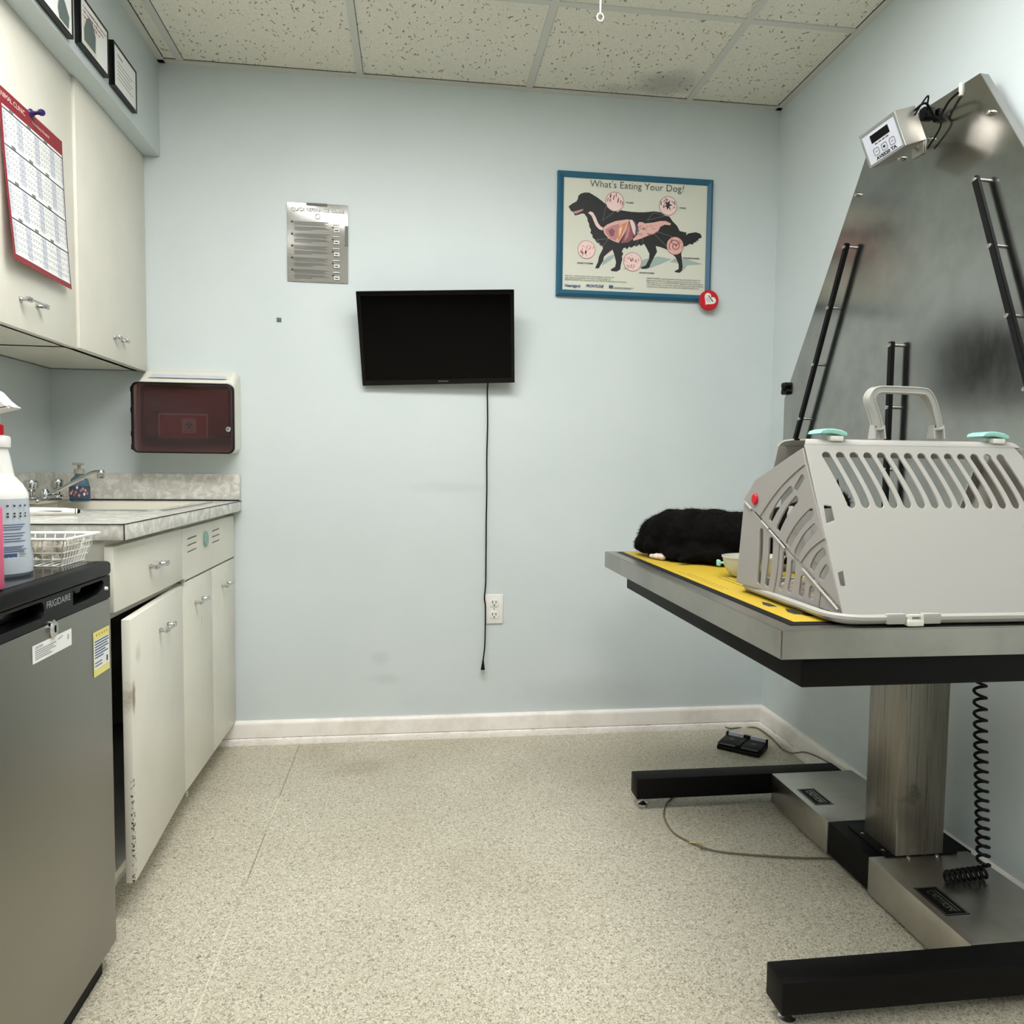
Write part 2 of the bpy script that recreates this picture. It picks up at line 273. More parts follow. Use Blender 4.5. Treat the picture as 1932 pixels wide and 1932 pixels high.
class G:
    """collects shapes into ONE mesh (several materials allowed)"""
    def __init__(s): s.V = []; s.Fc = []; s.MI = []; s.mats = []
    def mi(s, m):
        if m not in s.mats: s.mats.append(m)
        return s.mats.index(m)
    def add(s, verts, faces, m, T=ID):
        o = len(s.V); s.V += [T @ Vector(v) for v in verts]
        k = s.mi(m)
        for f in faces: s.Fc.append([o+i for i in f]); s.MI.append(k)
        return s
    def bm(s, b, m, T=ID):
        b.verts.index_update(); s.add([v.co.copy() for v in b.verts], [[v.index for v in f.verts] for f in b.faces], m, T); b.free(); return s
    def box(s, a, b, m, bev=0.0, T=ID, seg=2):
        x0, x1 = sorted((a[0], b[0])); y0, y1 = sorted((a[1], b[1])); z0, z1 = sorted((a[2], b[2]))
        bb = bmesh.new(); bmesh.ops.create_cube(bb, size=1)
        for v in bb.verts: v.co = Vector(((x0+x1)/2+v.co.x*(x1-x0), (y0+y1)/2+v.co.y*(y1-y0), (z0+z1)/2+v.co.z*(z1-z0)))
        if bev: bmesh.ops.bevel(bb, geom=bb.edges[:], offset=min(bev, .49*min(x1-x0, y1-y0, z1-z0)), segments=seg, affect='EDGES', profile=.5)
        return s.bm(bb, m, T)
    def quad(s, p, m, T=ID): return s.add(p, [list(range(len(p)))], m, T)
    def rect(s, x0, y0, x1, y1, m, T=ID, z=0.0): return s.add([(x0, y0, z), (x1, y0, z), (x1, y1, z), (x0, y1, z)], [[0, 1, 2, 3]], m, T)
    def tube(s, pts, r, m, seg=10, closed=False, T=ID, rad=None):
        pts = [Vector(p) for p in pts]; n = len(pts); V = []; up = None
        for i, p in enumerate(pts):
            a = pts[(i-1) % n] if (closed or i > 0) else p; b = pts[(i+1) % n] if (closed or i < n-1) else p
            t = (b-a).normalized()
            if up is None:
                up = Vector((0, 0, 1)) if abs(t.z) < .9 else Vector((1, 0, 0))
            x = t.cross(up).normalized(); up = x.cross(t).normalized()
            rr = rad[i] if rad else r
            for k in range(seg):
                A = 2*math.pi*k/seg; V.append(p + x*math.cos(A)*rr + up*math.sin(A)*rr)
        Fs = []
        for i in range(n if closed else n-1):
            for k in range(seg):
                a, b = i*seg, ((i+1) % n)*seg; Fs.append([a+k, a+(k+1) % seg, b+(k+1) % seg, b+k])
        if not closed: Fs.append(list(range(seg))[::-1]); Fs.append([(n-1)*seg+k for k in range(seg)])
        return s.add(V, Fs, m, T)
    def lathe(s, prof, m, T=ID, seg=28, sx=1, sy=1):
        V = []; Fs = []
        for r, z in prof:
            for k in range(seg): A = 2*math.pi*k/seg; V.append((r*math.cos(A)*sx, r*math.sin(A)*sy, z))
        for i in range(len(prof)-1):
            for k in range(seg): Fs.append([i*seg+k, i*seg+(k+1) % seg, (i+1)*seg+(k+1) % seg, (i+1)*seg+k])
        if prof[0][0] > 1e-6: Fs.append(list(range(seg))[::-1])
        if prof[-1][0] > 1e-6: Fs.append([(len(prof)-1)*seg+k for k in range(seg)])
        return s.add(V, Fs, m, T)
    def cyl(s, a, b, r, m, seg=20, T=ID): return s.tube([a, b], r, m, seg, T=T)
    def plate(s, outer, holes, t, m, T=ID, bev=0.0):
        """flat solid plate with holes; local z in [-t/2, t/2]"""
        cu = bpy.data.curves.new('tmp', 'CURVE'); cu.dimensions = '2D'; cu.fill_mode = 'BOTH'; cu.extrude = max(0, t/2-bev); cu.bevel_depth = bev; cu.bevel_resolution = 1; cu.offset = -bev
        for lp in [outer]+list(holes):
            sp = cu.splines.new('POLY'); sp.points.add(len(lp)-1)
            for i, q in enumerate(lp): sp.points[i].co = (q[0], q[1], 0, 1)
            sp.use_cyclic_u = True
        return s.curve(cu, m, T)
    def curve(s, cu, m, T=ID, mapf=None):
        ob = bpy.data.objects.new('tmp', cu); COL.objects.link(ob)
        bpy.context.view_layer.update(); dg = bpy.context.evaluated_depsgraph_get()
        me = bpy.data.meshes.new_from_object(ob.evaluated_get(dg))
        vs = [v.co.copy() for v in me.vertices]
        if mapf: vs = [mapf(v) for v in vs]
        s.add(vs, [list(p.vertices) for p in me.polygons], m, T)
        bpy.data.objects.remove(ob); bpy.data.curves.remove(cu); bpy.data.meshes.remove(me); return s
    def text(s, body, size, m, T=ID, x=0, y=0, z=0, align='CENTER', ext=0.0, width=None, bold=0.0, mapf=None, shear=0, space=1.0):
        cu = bpy.data.curves.new('tmp', 'FONT'); cu.body = body; cu.size = size; cu.align_x = align; cu.extrude = ext; cu.offset = bold; cu.shear = shear; cu.space_character = space; cu.resolution_u = 3
        sx = 1.0
        if width:
            ob = bpy.data.objects.new('tmp2', cu); COL.objects.link(ob); bpy.context.view_layer.update(); dx = ob.dimensions.x; COL.objects.unlink(ob); bpy.data.objects.remove(ob)
            if dx > 0: sx = width/dx
        f = (lambda v: mapf(Vector((v.x*sx+x, v.y+y, v.z+z)))) if mapf else (lambda v: Vector((v.x*sx+x, v.y+y, v.z+z)))
        return s.curve(cu, m, T, f)
    def build(s, name, parent=None, label=None, smooth=35):
        me = bpy.data.meshes.new(name); off = parent.matrix_world.translation.copy() if parent else Vector((0, 0, 0))
        me.from_pydata([v-off for v in s.V], [], s.Fc); me.polygons.foreach_set('material_index', s.MI)
        for mm in s.mats: me.materials.append(M[mm] if isinstance(mm, str) else mm)
        me.update()
        if smooth:
            me.polygons.foreach_set('use_smooth', [True]*len(me.polygons))
            me.set_sharp_from_angle(angle=math.radians(smooth))
        o = bpy.data.objects.new(name, me); COL.objects.link(o)
        if parent: o.parent = parent; bpy.context.view_layer.update()
        if label: o['label'] = label
        return o
def thing(name, loc, label, cat, group=None):
    o = bpy.data.objects.new(name, None); COL.objects.link(o); o.location = loc; o.empty_display_size = .05
    o['label'] = label; o['category'] = cat
    if group: o['group'] = group
    bpy.context.view_layer.update(); return o
def tag(o, label, cat, group=None):
    o['label'] = label; o['category'] = cat
    if group: o['group'] = group
    return o
def struct(o): o['kind'] = 'structure'; return o
def rr(x0, y0, x1, y1, r, n=6):
    out = []
    for cx, cy, a in ((x1-r, y0+r, -90), (x1-r, y1-r, 0), (x0+r, y1-r, 90), (x0+r, y0+r, 180)):
        for k in range(n+1): A = math.radians(a+90*k/n); out.append((cx+r*math.cos(A), cy+r*math.sin(A)))
    return out
def circ(x, y, r, n=24, ry=None): return [(x+r*math.cos(2*math.pi*k/n), y+(ry or r)*math.sin(2*math.pi*k/n)) for k in range(n)]
def spline(pts, n=8, closed=False):
    P = [Vector(p) for p in pts]; out = []; m = len(P)
    for i in range(m if closed else m-1):
        p0 = P[(i-1) % m] if (closed or i > 0) else P[i]; p1 = P[i]; p2 = P[(i+1) % m]; p3 = P[(i+2) % m] if (closed or i < m-2) else P[(i+1) % m]
        for k in range(n):
            t = k/n; out.append(.5*((2*p1)+(-p0+p2)*t+(2*p0-5*p1+4*p2-p3)*t*t+(-p0+3*p1-3*p2+p3)*t**3))
    if not closed: out.append(P[-1])
    return out

# ================================================================== STRUCTURE
struct(G().box((XL-.1, YN-.1, -.05), (W+.1, .1, 0), 'floor').build('floor', smooth=0))
struct(G().box((XL-.1, YN-.1, H), (W+.1, .1, H+.05), 'ceil').build('ceiling', smooth=0))
struct(G().box((XL-.1, 0, 0), (W+.1, .1, H), 'wall').build('wall_back', smooth=0))
struct(G().box((W, YN, 0), (W+.1, 0, H), 'wall').build('wall_right', smooth=0))
struct(G().box((XL-.1, YN, 0), (XL, 0, H), 'wall').build('wall_left', smooth=0))
struct(G().box((XL-.1, YN-.1, 0), (W+.1, YN, H), 'wall_dark').build('wall_front', smooth=0))
struct(G().box((XL, YN, 2.1), (0, 0, H), 'wall', .004).build('trim_3'))       # soffit box above the wall cabinets
# suspended ceiling grid
TX = [.0759+.61*k for k in range(4)]; TY = [-.5233-.61*k for k in range(6)]
g = G()
for x in TX: g.box((x-.012, YN, H-.004), (x+.012, 0, H+.001), 'grid')
for y in TY: g.box((0, y-.012, H-.0035), (W, y+.012, H+.001), 'grid')
g.box((0, -.022, H-.006), (W, 0, H), 'grid'); g.box((W-.022, YN, H-.006), (W, 0, H), 'grid'); g.box((0, YN, H-.006), (.022, 0, H), 'grid')
struct(g.build('trim_1'))
g = G()
for a, b_ in zip([.022]+[x+.012 for x in TX], [x-.012 for x in TX]+[W-.022]):
    g.box((a, -.0245, H-.0012), (b_, -.022, H+.001), 'dark')
for x in TX: g.box((x+.012, YN, H-.0012), (x+.0135, -.03, H+.001), 'dark')
for y in TY: g.box((.03, y+.012, H-.0012), (W-.03, y+.0135, H+.001), 'dark')
g.box((W-.0245, YN, H-.0012), (W-.022, -.03, H+.001), 'dark'); g.box((.022, YN, H-.0012), (.0245, -.03, H+.001), 'dark')
struct(g.build('trim_2', smooth=0))
# baseboards: rounded cap board and a shoe moulding
def baseprof(n=6):
    p = [(0, .026), (.016, .026)]
    for k in range(n+1): A = math.radians(90*k/n); p.append((.004+.012*math.cos(A), .072+.015*math.sin(A)))
    return p+[(0, .087)]
def extr(g, prof, f0, f1, m):
    n = len(prof); V = [f0(*q) for q in prof]+[f1(*q) for q in prof]
    g.add(V, [[i, (i+1) % n, n+(i+1) % n, n+i] for i in range(n)]+[list(range(n))[::-1], [n+i for i in range(n)]], m)
shoe = [(0, 0), (.024, 0), (.024, .012), (.021, .020), (.014, .024), (0, .0255)]
g = G()
for pr in (baseprof(), shoe): extr(g, pr, lambda d, z: (.13, -d, z), lambda d, z: (W, -d, z), 'base')
struct(g.build('baseboard_back'))
g = G()
for pr in (baseprof(), shoe): extr(g, pr, lambda d, z: (W-d, YN, z), lambda d, z: (W-d, -.012, z), 'base')
struct(g.build('baseboard_right'))

# ceiling troffers (two of the room's own lamps, plus an added rear fill)
def troffer(x0, y0, lm, label, lx=.61, ly=1.22):
    t = thing('ceiling_light', ((x0+lx/2), y0-ly/2, H), label, 'ceiling light', 'recessed ceiling lights')
    x1 = x0+lx; y1 = y0-ly
    f = G(); f.plate([(x0+.012, y1+.012), (x1-.012, y1+.012), (x1-.012, y0-.012), (x0+.012, y0-.012)], [[(x0+.04, y1+.04), (x1-.04, y1+.04), (x1-.04, y0-.04), (x0+.04, y0-.04)]], .012, 'grid', MZ(H-.007)).build('frame', t)
    G().box((x0+.04, y1+.04, H-.006), (x1-.04, y0-.04, H-.003), lm).build('diffuser', t, smooth=0)
troffer(TX[0], TY[1], 'lamp', 'rectangular ceiling light panel nearer the cabinet side', 1.22, .61)
troffer(TX[2], TY[1], 'lamp_b', 'rectangular ceiling light panel nearer the steel panel side')
troffer(TX[1], TY[4], 'lamp_fill', 'added rectangular fill light panel, unseen behind the viewer in the middle of the room')  # added lamp that lifts the lower back wall and floor

# ================================================================== UPPER CABINET
def pull_handle(name, parent, y, z, x, w=.085, s=.022):
    """arched bar pull on a face looking +X: two posts and a flattened grip"""
    g = G()
    g.tube(spline([(x, y-w*.36, z), (x+s*.8, y-w*.40, z), (x+s, y-w*.15, z), (x+s, y+w*.15, z), (x+s*.8, y+w*.40, z), (x, y+w*.36, z)], 5), .004, 'pull', 8,
           rad=[.0042]*2+[.0046]*6+[.0028]*10+[.0046]*6+[.0042]*2)
    for sg in (-1, 1): g.box((x-.001, y+sg*w*.36-.008, z-.006), (x+.004, y+sg*w*.36+.008, z+.006), 'pull', .002)
    for sg in (-1, 1): g.box((x+s*.7, y+sg*w*.38-.011, z-.0065), (x+s*.98, y+sg*w*.38+.011, z+.0065), 'pull', .003)
    return g.build(name, parent)
up = thing('wall_cabinet', (XL+.16, -.54, 1.355), 'cream painted wall cabinet with two flat doors under the soffit', 'cabinet')
g = G(); g.box((XL, -1.09, 1.357), (-.082, -.003, 1.375), 'cream'); g.box((XL, -1.09, 2.08), (-.082, -.003, 2.099), 'cream')
g.box((XL, -1.09, 1.357), (-.082, -1.07, 2.099), 'cream'); g.box((XL, -.02, 1.357), (-.082, -.001, 2.099), 'cream'); g.box((XL+.002, -1.09, 1.357), (XL+.012, -.003, 2.099), 'cream')
g.box((XL, -.55, 1.357), (-.082, -.53, 2.099), 'cream'); g.box((-.10, -1.09, 1.357), (-.0815, -.003, 1.40), 'cream'); g.box((-.10, -1.09, 2.05), (-.0815, -.003, 2.099), 'cream')
g.build('body', up)
d = G().box((-.081, -.5395, 1.355), (-.054, -.0015, 2.0985), 'cream', .0025).build('door', up); pull_handle('handle', d, -.262, 1.426, -.054)
d = G().box((-.081, -1.078, 1.353), (-.061, -.5415, 2.0985), 'cream', .0025).build('door', up); pull_handle('handle', d, -.805, 1.424, -.061, .11, .026)

# ------------------------------------------------------------------ calendar on the cabinet door
ca = thing('wall_calendar', (-.055, -.77, 1.89), 'white year planner calendar with maroon header hanging on the cabinet door', 'calendar')
CY0, CY1, CZ0, CZ1 = -.927, -.617, 1.500, 1.890
def calpt(u, v, off=0.0):          # u 0..1 along Y, v 0..1 downwards; the sheet bellies off the door towards its foot
    bel = .004+.020*v**1.6+.004*math.sin(u*3.0+v*2)*v
    return Vector((-.060+bel+off, CY0+(CY1-CY0)*u, CZ1-(CZ1-CZ0)*v - .0))
def calrect(g, u0, v0, u1, v1, m, off, nu=8, nv=None):
    nv = nv or max(1, int((v1-v0)*24)+1); V = []; Fs = []
    for j in range(nv+1):
        for i in range(nu+1): V.append(calpt(u0+(u1-u0)*i/nu, v0+(v1-v0)*j/nv, off))
    for j in range(nv):
        for i in range(nu): a = j*(nu+1)+i; Fs.append([a, a+1, a+nu+2, a+nu+1])
    g.add(V, Fs, m)
g = G(); calrect(g, 0, 0, 1, 1, 'maroon', 0, 10, 26); calrect(g, .03, .10, .985, .965, 'paper', .0004, 10, 24)
g.build('sheet', ca)
g = G()
rows = [(.118, .30), (.33, .51), (.54, .725), (.755, .955)]
for a, b_ in rows:
    calrect(g, .03, a-.004, .985, a+.003, 'ink', .0009, 10, 1)
    for c in (.0, .235, .50, .76):
        calrect(g, max(.03, c-.005), a+.004, min(.985, c+.075), b_, 'calband', .0007, 2)
    calrect(g, .955, a+.004, .985, b_, 'calband', .0007, 1)
    for u0 in (.13, .39, .66): calrect(g, u0, a-.022, u0+.06, a-.006, 'grey_ink', .0007, 1, 1)
    for k in range(5):
        v = a+.014+(b_-a-.01)*k/5
        if k: calrect(g, .03, v-.0008, .985, v+.0008, 'grey_ink', .0009, 10, 1)
        for c in range(22):
            u = .045+c*.0425
            if random.random() < .85: calrect(g, u, v+.009, u+.012+.006*random.random(), v+.0135, 'grey_ink', .001, 1, 1)
for c in range(22): calrect(g, .045+c*.0425-.004, .12, .045+c*.0425-.0033, .955, 'calband', .0008, 1)
calrect(g, .98, .10, .987, .965, 'ink', .0009, 1)
fm = lambda v: calpt((v.x-CY0)/(CY1-CY0), (CZ1-v.y)/(CZ1-CZ0), .0008)
g.text('ANIMAL CLINIC', .017, 'pale', x=-.872, y=1.868, mapf=fm, align='CENTER'); g.text('Veterinary Hospital', .011, 'pale', x=-.735, y=1.866, mapf=fm)
g.build('print', ca)
pn = thing('push_pin', (-.05, -.78, 1.893), 'purple spool-shaped push pin holding the calendar to the cabinet door', 'push pin')
T = Matrix.Translation((-.0565, -.781, 1.889)) @ Matrix.Rotation(math.radians(90), 4, 'Y') @ Matrix.Rotation(math.radians(18), 4, 'X')
G().lathe([(0, 0), (.010, .0005), (.0105, .003), (.006, .007), (.0042, .014), (.0045, .022), (.0075, .027), (.008, .033), (.006, .0365), (0, .037)], 'purple', T).build('head', pn)
G().cyl((0, 0, -.004), (0, 0, .001), .0006, 'chrome', 6, T).build('needle', pn)

# ------------------------------------------------------------------ three frames on the soffit
def script(g, x0, x1, z, n, T):
    """rows of unreadable rose-coloured handwriting"""
    for r_ in range(n):
        x = x0
        while x < x1-r_*.018:
            w_ = .004+.006*random.random(); hh = .0022+.0014*random.random(); g.rect(x, z-r_*.0125-hh, x+w_, z-r_*.0125+hh*(.2+random.random()), 'pink3', T, .0004); x += w_+.002+.002*random.random()
def frame(lx, rx, tz, bz, kind, label, cat='picture frame'):
    FXX = .016; y0 = on('X', FXX, lx, bz[0]).y; y1 = on('X', FXX, rx, bz[1]).y; z0 = (on('X', FXX, lx, bz[0]).z+on('X', FXX, rx, bz[1]).z)/2; z1 = on('X', FXX, rx, tz).z
    t = thing('picture_frame', (.01, (y0+y1)/2, z0), label, cat, 'black frames on the soffit')
    f = G(); f.plate([(y0, z0), (y1, z0), (y1, z1), (y0, z1)], [[(y0+.006, z0+.006), (y1-.006, z0+.006), (y1-.006, z1-.006), (y0+.006, z1-.006)]], .015, 'blackgloss', MX(.0085)); f.build('frame', t)
    p = G(); T = MX(.0145)
    p.rect(y0+.005, z0+.005, y1-.005, z1-.005, 'paper', T)
    w = y1-y0; h = z1-z0
    if kind == 0:
        script(p, y0+w*.38, y0+w*.88, z0+.115, 3, T)
        p.add([(x+y0+w*.72, y+z0+.012, .0006) for x, y in ((-.02, 0), (.03, 0), (.035, .03), (.012, .055), (-.006, .065), (-.02, .05), (-.028, .02))], [[0, 1, 2, 3, 4, 5, 6]], 'greyprint', T)
    elif kind == 1:
        script(p, y0+w*.10, y0+w*.90, z1-.022, 3, T)
        p.rect(y0+w*.08, z0+.010, y0+w*.56, z0+.088, 'poster', T, .0003)
        p.add([(x+y0+w*.32, y+z0+.02, .0006) for x, y in ((-.035, 0), (.035, 0), (.038, .045), (.02, .07), (0, .076), (-.02, .062), (-.036, .03))], [[0, 1, 2, 3, 4, 5, 6]], 'greyprint', T)
    else:
        p.text('Notice', .014, 'ink', T, y0+w*.28, z1-.03, .0004)
        for k in range(5): p.rect(y0+w*.16, z1-.045-k*.0115, y0+w*(.82-.1*(k % 2)), z1-.0472-k*.0115, 'grey_ink', T, .0004)
    p.build('print', t)
frame(67, 139, -38, (-10, 70), 0, 'black framed certificate on the soffit, cut by the photo edge, furthest from the corner')
frame(153, 206, 62, (82, 147), 1, 'black framed certificate with a grey picture, middle of the three on the soffit')
frame(216, 259, 138, (161, 214), 2, 'small black framed text notice on the soffit, nearest the back corner')

# ================================================================== BASE CABINET
bc = thing('base_cabinet', (-.05, -.55, 0), 'cream painted base cabinet under the sink with one door ajar', 'cabinet')
g = G()
for a, b_ in (((XL, -1.092, .083), (.213, -1.072, .863)), ((XL, -.018, .083), (.213, -.001, .863)), ((XL+.0005, -1.0715, .0835), (.2125, -.0185, .1)), ((XL+.001, -1.0715, .1), (XL+.01, -.0185, .8625)),
              ((.1951, -1.0904, .685), (.2143, -.0015, .71)), ((.1952, -1.0903, .845), (.2142, -.0015, .8625)), ((.1953, -.632, .0845), (.2141, -.604, .8625)), ((.195, -1.0905, .084), (.2145, -1.068, .862))):
    g.box(a, b_, 'cream')
g.build('body', bc)
G().box((XL, -1.092, 0), (.165, -.003, .083), 'cream').build('plinth', bc)
DX = .2352
d = G().box((.2155, -1.1, .704), (DX, -.6165, .849), 'cream', .002).build('drawer', bc); pull_handle('handle', d, -.838, .776, DX, .10)
# vented false front: slots cut through, mint badge in the middle
slots = []
for z in (.814, .795, .776):
    for y0, y1 in ((-.562, -.468), (-.296, -.205)):
        slots.append([(y0, z-.0022), (y1, z+.0), (y1, z+.0044), (y0, z+.0022)])
d = G(); d.plate([(-.6135, .698), (-.003, .698), (-.003, .847), (-.6135, .847)], slots, .0185, 'cream', MX(.2255), .001); d = d.build('vent_panel', bc)
G().plate(circ(-.379, .797, .021, 20, .024), [], .006, 'label_mint', MX(DX+.0025), .001).build('badge', d, 'mint green oval badge')
G().box((.2152, -.6, .74), (.2156, -.03, .84), 'dark').build('slot_backing', d, smooth=0)
for y0, y1, hy in ((-.6135, -.3064, -.4574), (-.3058, -.003, -.1433)):
    d = G().box((.2155, y0, .088), (DX, y1, .692), 'cream_chip', .0012).build('door', bc); pull_handle('handle', d, hy, .618, DX, .10)
# near door stands ajar, hinged on its far side
Th = Matrix.Translation((DX-.0, -.6155, 0)) @ Matrix.Rotation(math.radians(3.6), 4, 'Z') @ Matrix.Translation((-DX, .6155, 0))
d = G().box((.2152, -1.092, .088), (DX, -.617, .688), 'cream_chip', .0025, T=Th).build('door', bc, 'cream door standing ajar with chipped brown edge')
g = G(); y, z, x, w, s = -.822, .613, DX, .10, .022
g.tube([Th @ p for p in spline([(x, y-w*.36, z), (x+s*.8, y-w*.40, z), (x+s, y-w*.15, z), (x+s, y+w*.15, z), (x+s*.8, y+w*.40, z), (x, y+w*.36, z)], 5)], .004, 'pull', 8, rad=[.0042]*2+[.0046]*6+[.0028]*10+[.0046]*6+[.0042]*2)
for sg in (-1, 1):
    g.box((x-.001, y+sg*w*.36-.008, z-.006), (x+.004, y+sg*w*.36+.008, z+.006), 'pull', .002, T=Th); g.box((x+s*.7, y+sg*w*.38-.011, z-.0065), (x+s*.98, y+sg*w*.38+.011, z+.0065), 'pull', .003, T=Th)
g.build('handle', d)
for y, z in ((-.617, .70), (-.617, .084)):
    G().box((DX-.002, y-.006, z-.007), (DX+.006, y+.006, z+.007), 'pull', .002).build('hinge', bc)
# things seen in the dark cabinet behind the ajar door
bt = thing('roll', (.13, -1.0, .36), 'pale round roll inside the dark base cabinet behind the ajar door', 'roll')
G().lathe([(0, 0), (.058, 0), (.06, .004), (.06, .08), (.058, .084), (0, .084)], 'bag', Matrix.Translation((.112, -1.0, .375))).build('roll_body', bt)
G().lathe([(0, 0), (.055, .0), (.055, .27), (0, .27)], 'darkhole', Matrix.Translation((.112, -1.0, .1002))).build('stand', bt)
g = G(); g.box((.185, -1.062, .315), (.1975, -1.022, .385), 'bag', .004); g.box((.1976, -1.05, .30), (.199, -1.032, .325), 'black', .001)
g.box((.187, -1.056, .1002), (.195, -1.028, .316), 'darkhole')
tag(g.build('storage_bag'), 'grey mesh bag poking out beside the fridge inside the base cabinet', 'bag')

# ================================================================== COUNTER, SINK, TAP
XC = .262; ZC = .900; ZB = .8645
SX0, SX1, SY0, SY1 = -.315, .208, -.665, -.13      # sink outline
ct = thing('countertop', (-.05, -.55, ZB), 'grey mottled laminate countertop with backsplash along the back wall', 'countertop')
g = G(); g.plate([(XL, -1.108), (XC, -1.108), (XC, -.001), (XL, -.001)], [rr(SX0+.02, SY0+.02, SX1-.02, SY1-.02, .04)], ZC-ZB, 'lam', MZ((ZC+ZB)/2), .0006); g.build('top', ct)
g = G()
g.box((XC-.001, -1.109, ZC-.0016), (XC+.0008, -.001, ZC+.0004), 'dark'); g.box((XL, -1.1092, ZC-.0016), (XC, -1.1078, ZC+.0004), 'dark'); g.box((XC-.0012, -1.1092, ZB), (XC+.0008, -1.1076, ZC), 'dark'); 
g.build('edge_seam', ct, smooth=0)
g = G(); g.box((XL+.001, -.021, ZC+.001), (XC-.002, -.0005, .9965), 'lam', .001); g.build('backsplash', ct)
g = G(); g.box((XL+.001, -1.1, ZC+.001), (XL+.018, -.022, .9965), 'lam', .001); g.build('side_splash', ct)
G().box((XL+.018, -.0235, ZC+.0002), (XC-.003, -.0205, ZC+.005), 'dark').build('caulk_line', ct, smooth=0)
sk = thing('sink', (-.05, -.40, ZC), 'cream enamel drop-in sink with dark metal rim', 'sink')
g = G(); g.plate(rr(SX0, SY0, SX1, SY1, .06), [rr(SX0+.012, SY0+.012, SX1-.012, SY1-.012, .055)], .004, 'pull', MZ(ZC+.0018), .001); g.build('metal_rim', sk)
g = G()
lev = [(0.012, .0038), (.035, .0045), (.045, .001), (.055, -.03), (.075, -.15), (.11, -.165)]
rings = [[(x, y, ZC+dz) for x, y in rr(SX0+i, SY0+i, SX1-i, SY1-i, max(.02, .055-i*.2), 6)] for i, dz in lev]
n = len(rings[0]); V = [p for r_ in rings for p in r_]; Fs = [[j*n+k, j*n+(k+1) % n, (j+1)*n+(k+1) % n, (j+1)*n+k] for j in range(len(rings)-1) for k in range(n)]+[[(len(rings)-1)*n+k for k in range(n)]]
g.add(V, Fs, 'enamel'); g.build('basin', sk)
fa = thing('faucet', (-.27, -.30, ZC+.004), 'chrome two-handle faucet with long swung spout at the sink', 'faucet')
FX, FY, FZ = -.262, -.31, ZC+.0045
G().box((FX-.03, FY-.105, FZ), (FX+.03, FY+.105, FZ+.018), 'chrome', .008, seg=3).build('base', fa)
for s in (-1, 1):
    hd = G().lathe([(.018, 0), (.017, .006), (.010, .010), (.010, .022), (.017, .028), (.019, .05), (.016, .056), (0, .058)], 'chrome', Matrix.Translation((FX, FY+s*.085, FZ+.016)), 14).build('knob', fa)
g = G(); g.lathe([(.014, 0), (.013, .02), (.009, .028), (0, .03)], 'chrome', Matrix.Translation((FX, FY, FZ+.015)))
tip = Vector((-.088, -.33, 1.004)); sp = spline([(FX+.004, FY, FZ+.022), (FX+.06, FY-.006, FZ+.05), (FX+.12, FY-.013, FZ+.082), (FX+.15, FY-.018, FZ+.096), tip], 6)
g.tube(sp, .0065, 'chrome', 12); g.lathe([(0, .0), (.0085, .0), (.0105, .004), (.0105, .022), (.008, .026), (0, .026)], 'chrome', Matrix.Translation((tip.x, tip.y, tip.z-.021))); g.build('spout', fa)
so = thing('soap_dispenser', (-.235, -.42, ZC), 'small pump bottle of blue soap with colourful label behind the faucet', 'soap bottle')
SBX, SBY = -.192, -.232
T = Matrix.Translation((SBX, SBY, ZC+.0055))
G().lathe([(0, 0), (.024, 0), (.026, .004), (.026, .055), (.022, .072), (.012, .084), (.011, .09), (0, .09)], 'soap', T, 24, 1.15, .8).build('bottle', so)
G().lathe([(.0272, .012), (.0274, .05)], 'navy', T, 24, 1.15, .8).build('label', so)
g = G()
for k in range(14):
    a = math.radians(-150+k*9+random.random()*4); zz = .016+.032*random.random(); r_ = .0285
    g.add([(r_*1.15*math.cos(a+da)+0, r_*.8*math.sin(a+da)-.0005, zz+dz) for da, dz in ((-.13, 0), (0, -.006), (.13, 0), (0, .007))], [[0, 1, 2, 3]], ('orange', 'lilac', 'pink2', 'pale')[k % 4], T)
g.build('label_art', so)
g = G(); g.lathe([(.016, .09), (.016, .104), (.011, .106), (.005, .107), (.005, .122), (0, .122)], 'clear', T); g.box((-.012, -.028, .118), (.012, .008, .126), 'clear', .003, T=T); g.build('pump', so)
# white pen-like tool on the near edge of the counter
tl = thing('handheld_tool', (.03, -1.04, ZC), 'white pen-shaped handheld tool with black banded tip lying on the counter', 'tool')
a = on('Y', -.86, 46, 964); a.z = ZC+.0125; b_ = on('Y', -.82, 146, 964); b_.z = ZC+.0098; dd = (b_-a)
g = G(); rad = [.006, .0085, .0095, .0095, .0092, .0085, .0072, .0066]; g.tube([a+dd*t for t in (0, .03, .15, .35, .55, .75, .9, .955)], .01, 'white', 14, rad=rad); g.build('barrel', tl); g = G(); pv = CAM-(a+dd*.5); pv = (pv-dd*(pv.dot(dd)/dd.dot(dd))).normalized(); g.tube([a+dd*t+pv*(.0078+.0008*math.sin(3*t)) for t in (.25, .4, .55, .7)], .0012, 'ink', 6); g.build('dark_line', tl)
g = G(); g.tube([a+dd*.955, a+dd*.97], .0072, 'black', 12); g.tube([a+dd*1.0, a+dd*1.035, a+dd*1.06], .004, 'black', 10, rad=[.0066, .005, .003]); g.build('band', tl)
g = G(); g.tube([a+dd*.97, a+dd*1.0], .0072, 'white', 12); g.tube([a+dd*1.06, a+dd*1.075], .003, 'white', 8, rad=[.0028, .001]); g.build('tip', tl)
g = G(); g.lathe([(0, 0), (.011, 0), (.012, .004), (.008, .007), (0, .0075)], 'white', Matrix.Translation((-.07, -1.075, ZC+.0003))); tag(g.build('cap'), 'small white cap lying on the counter edge beside the spray bottle', 'cap')

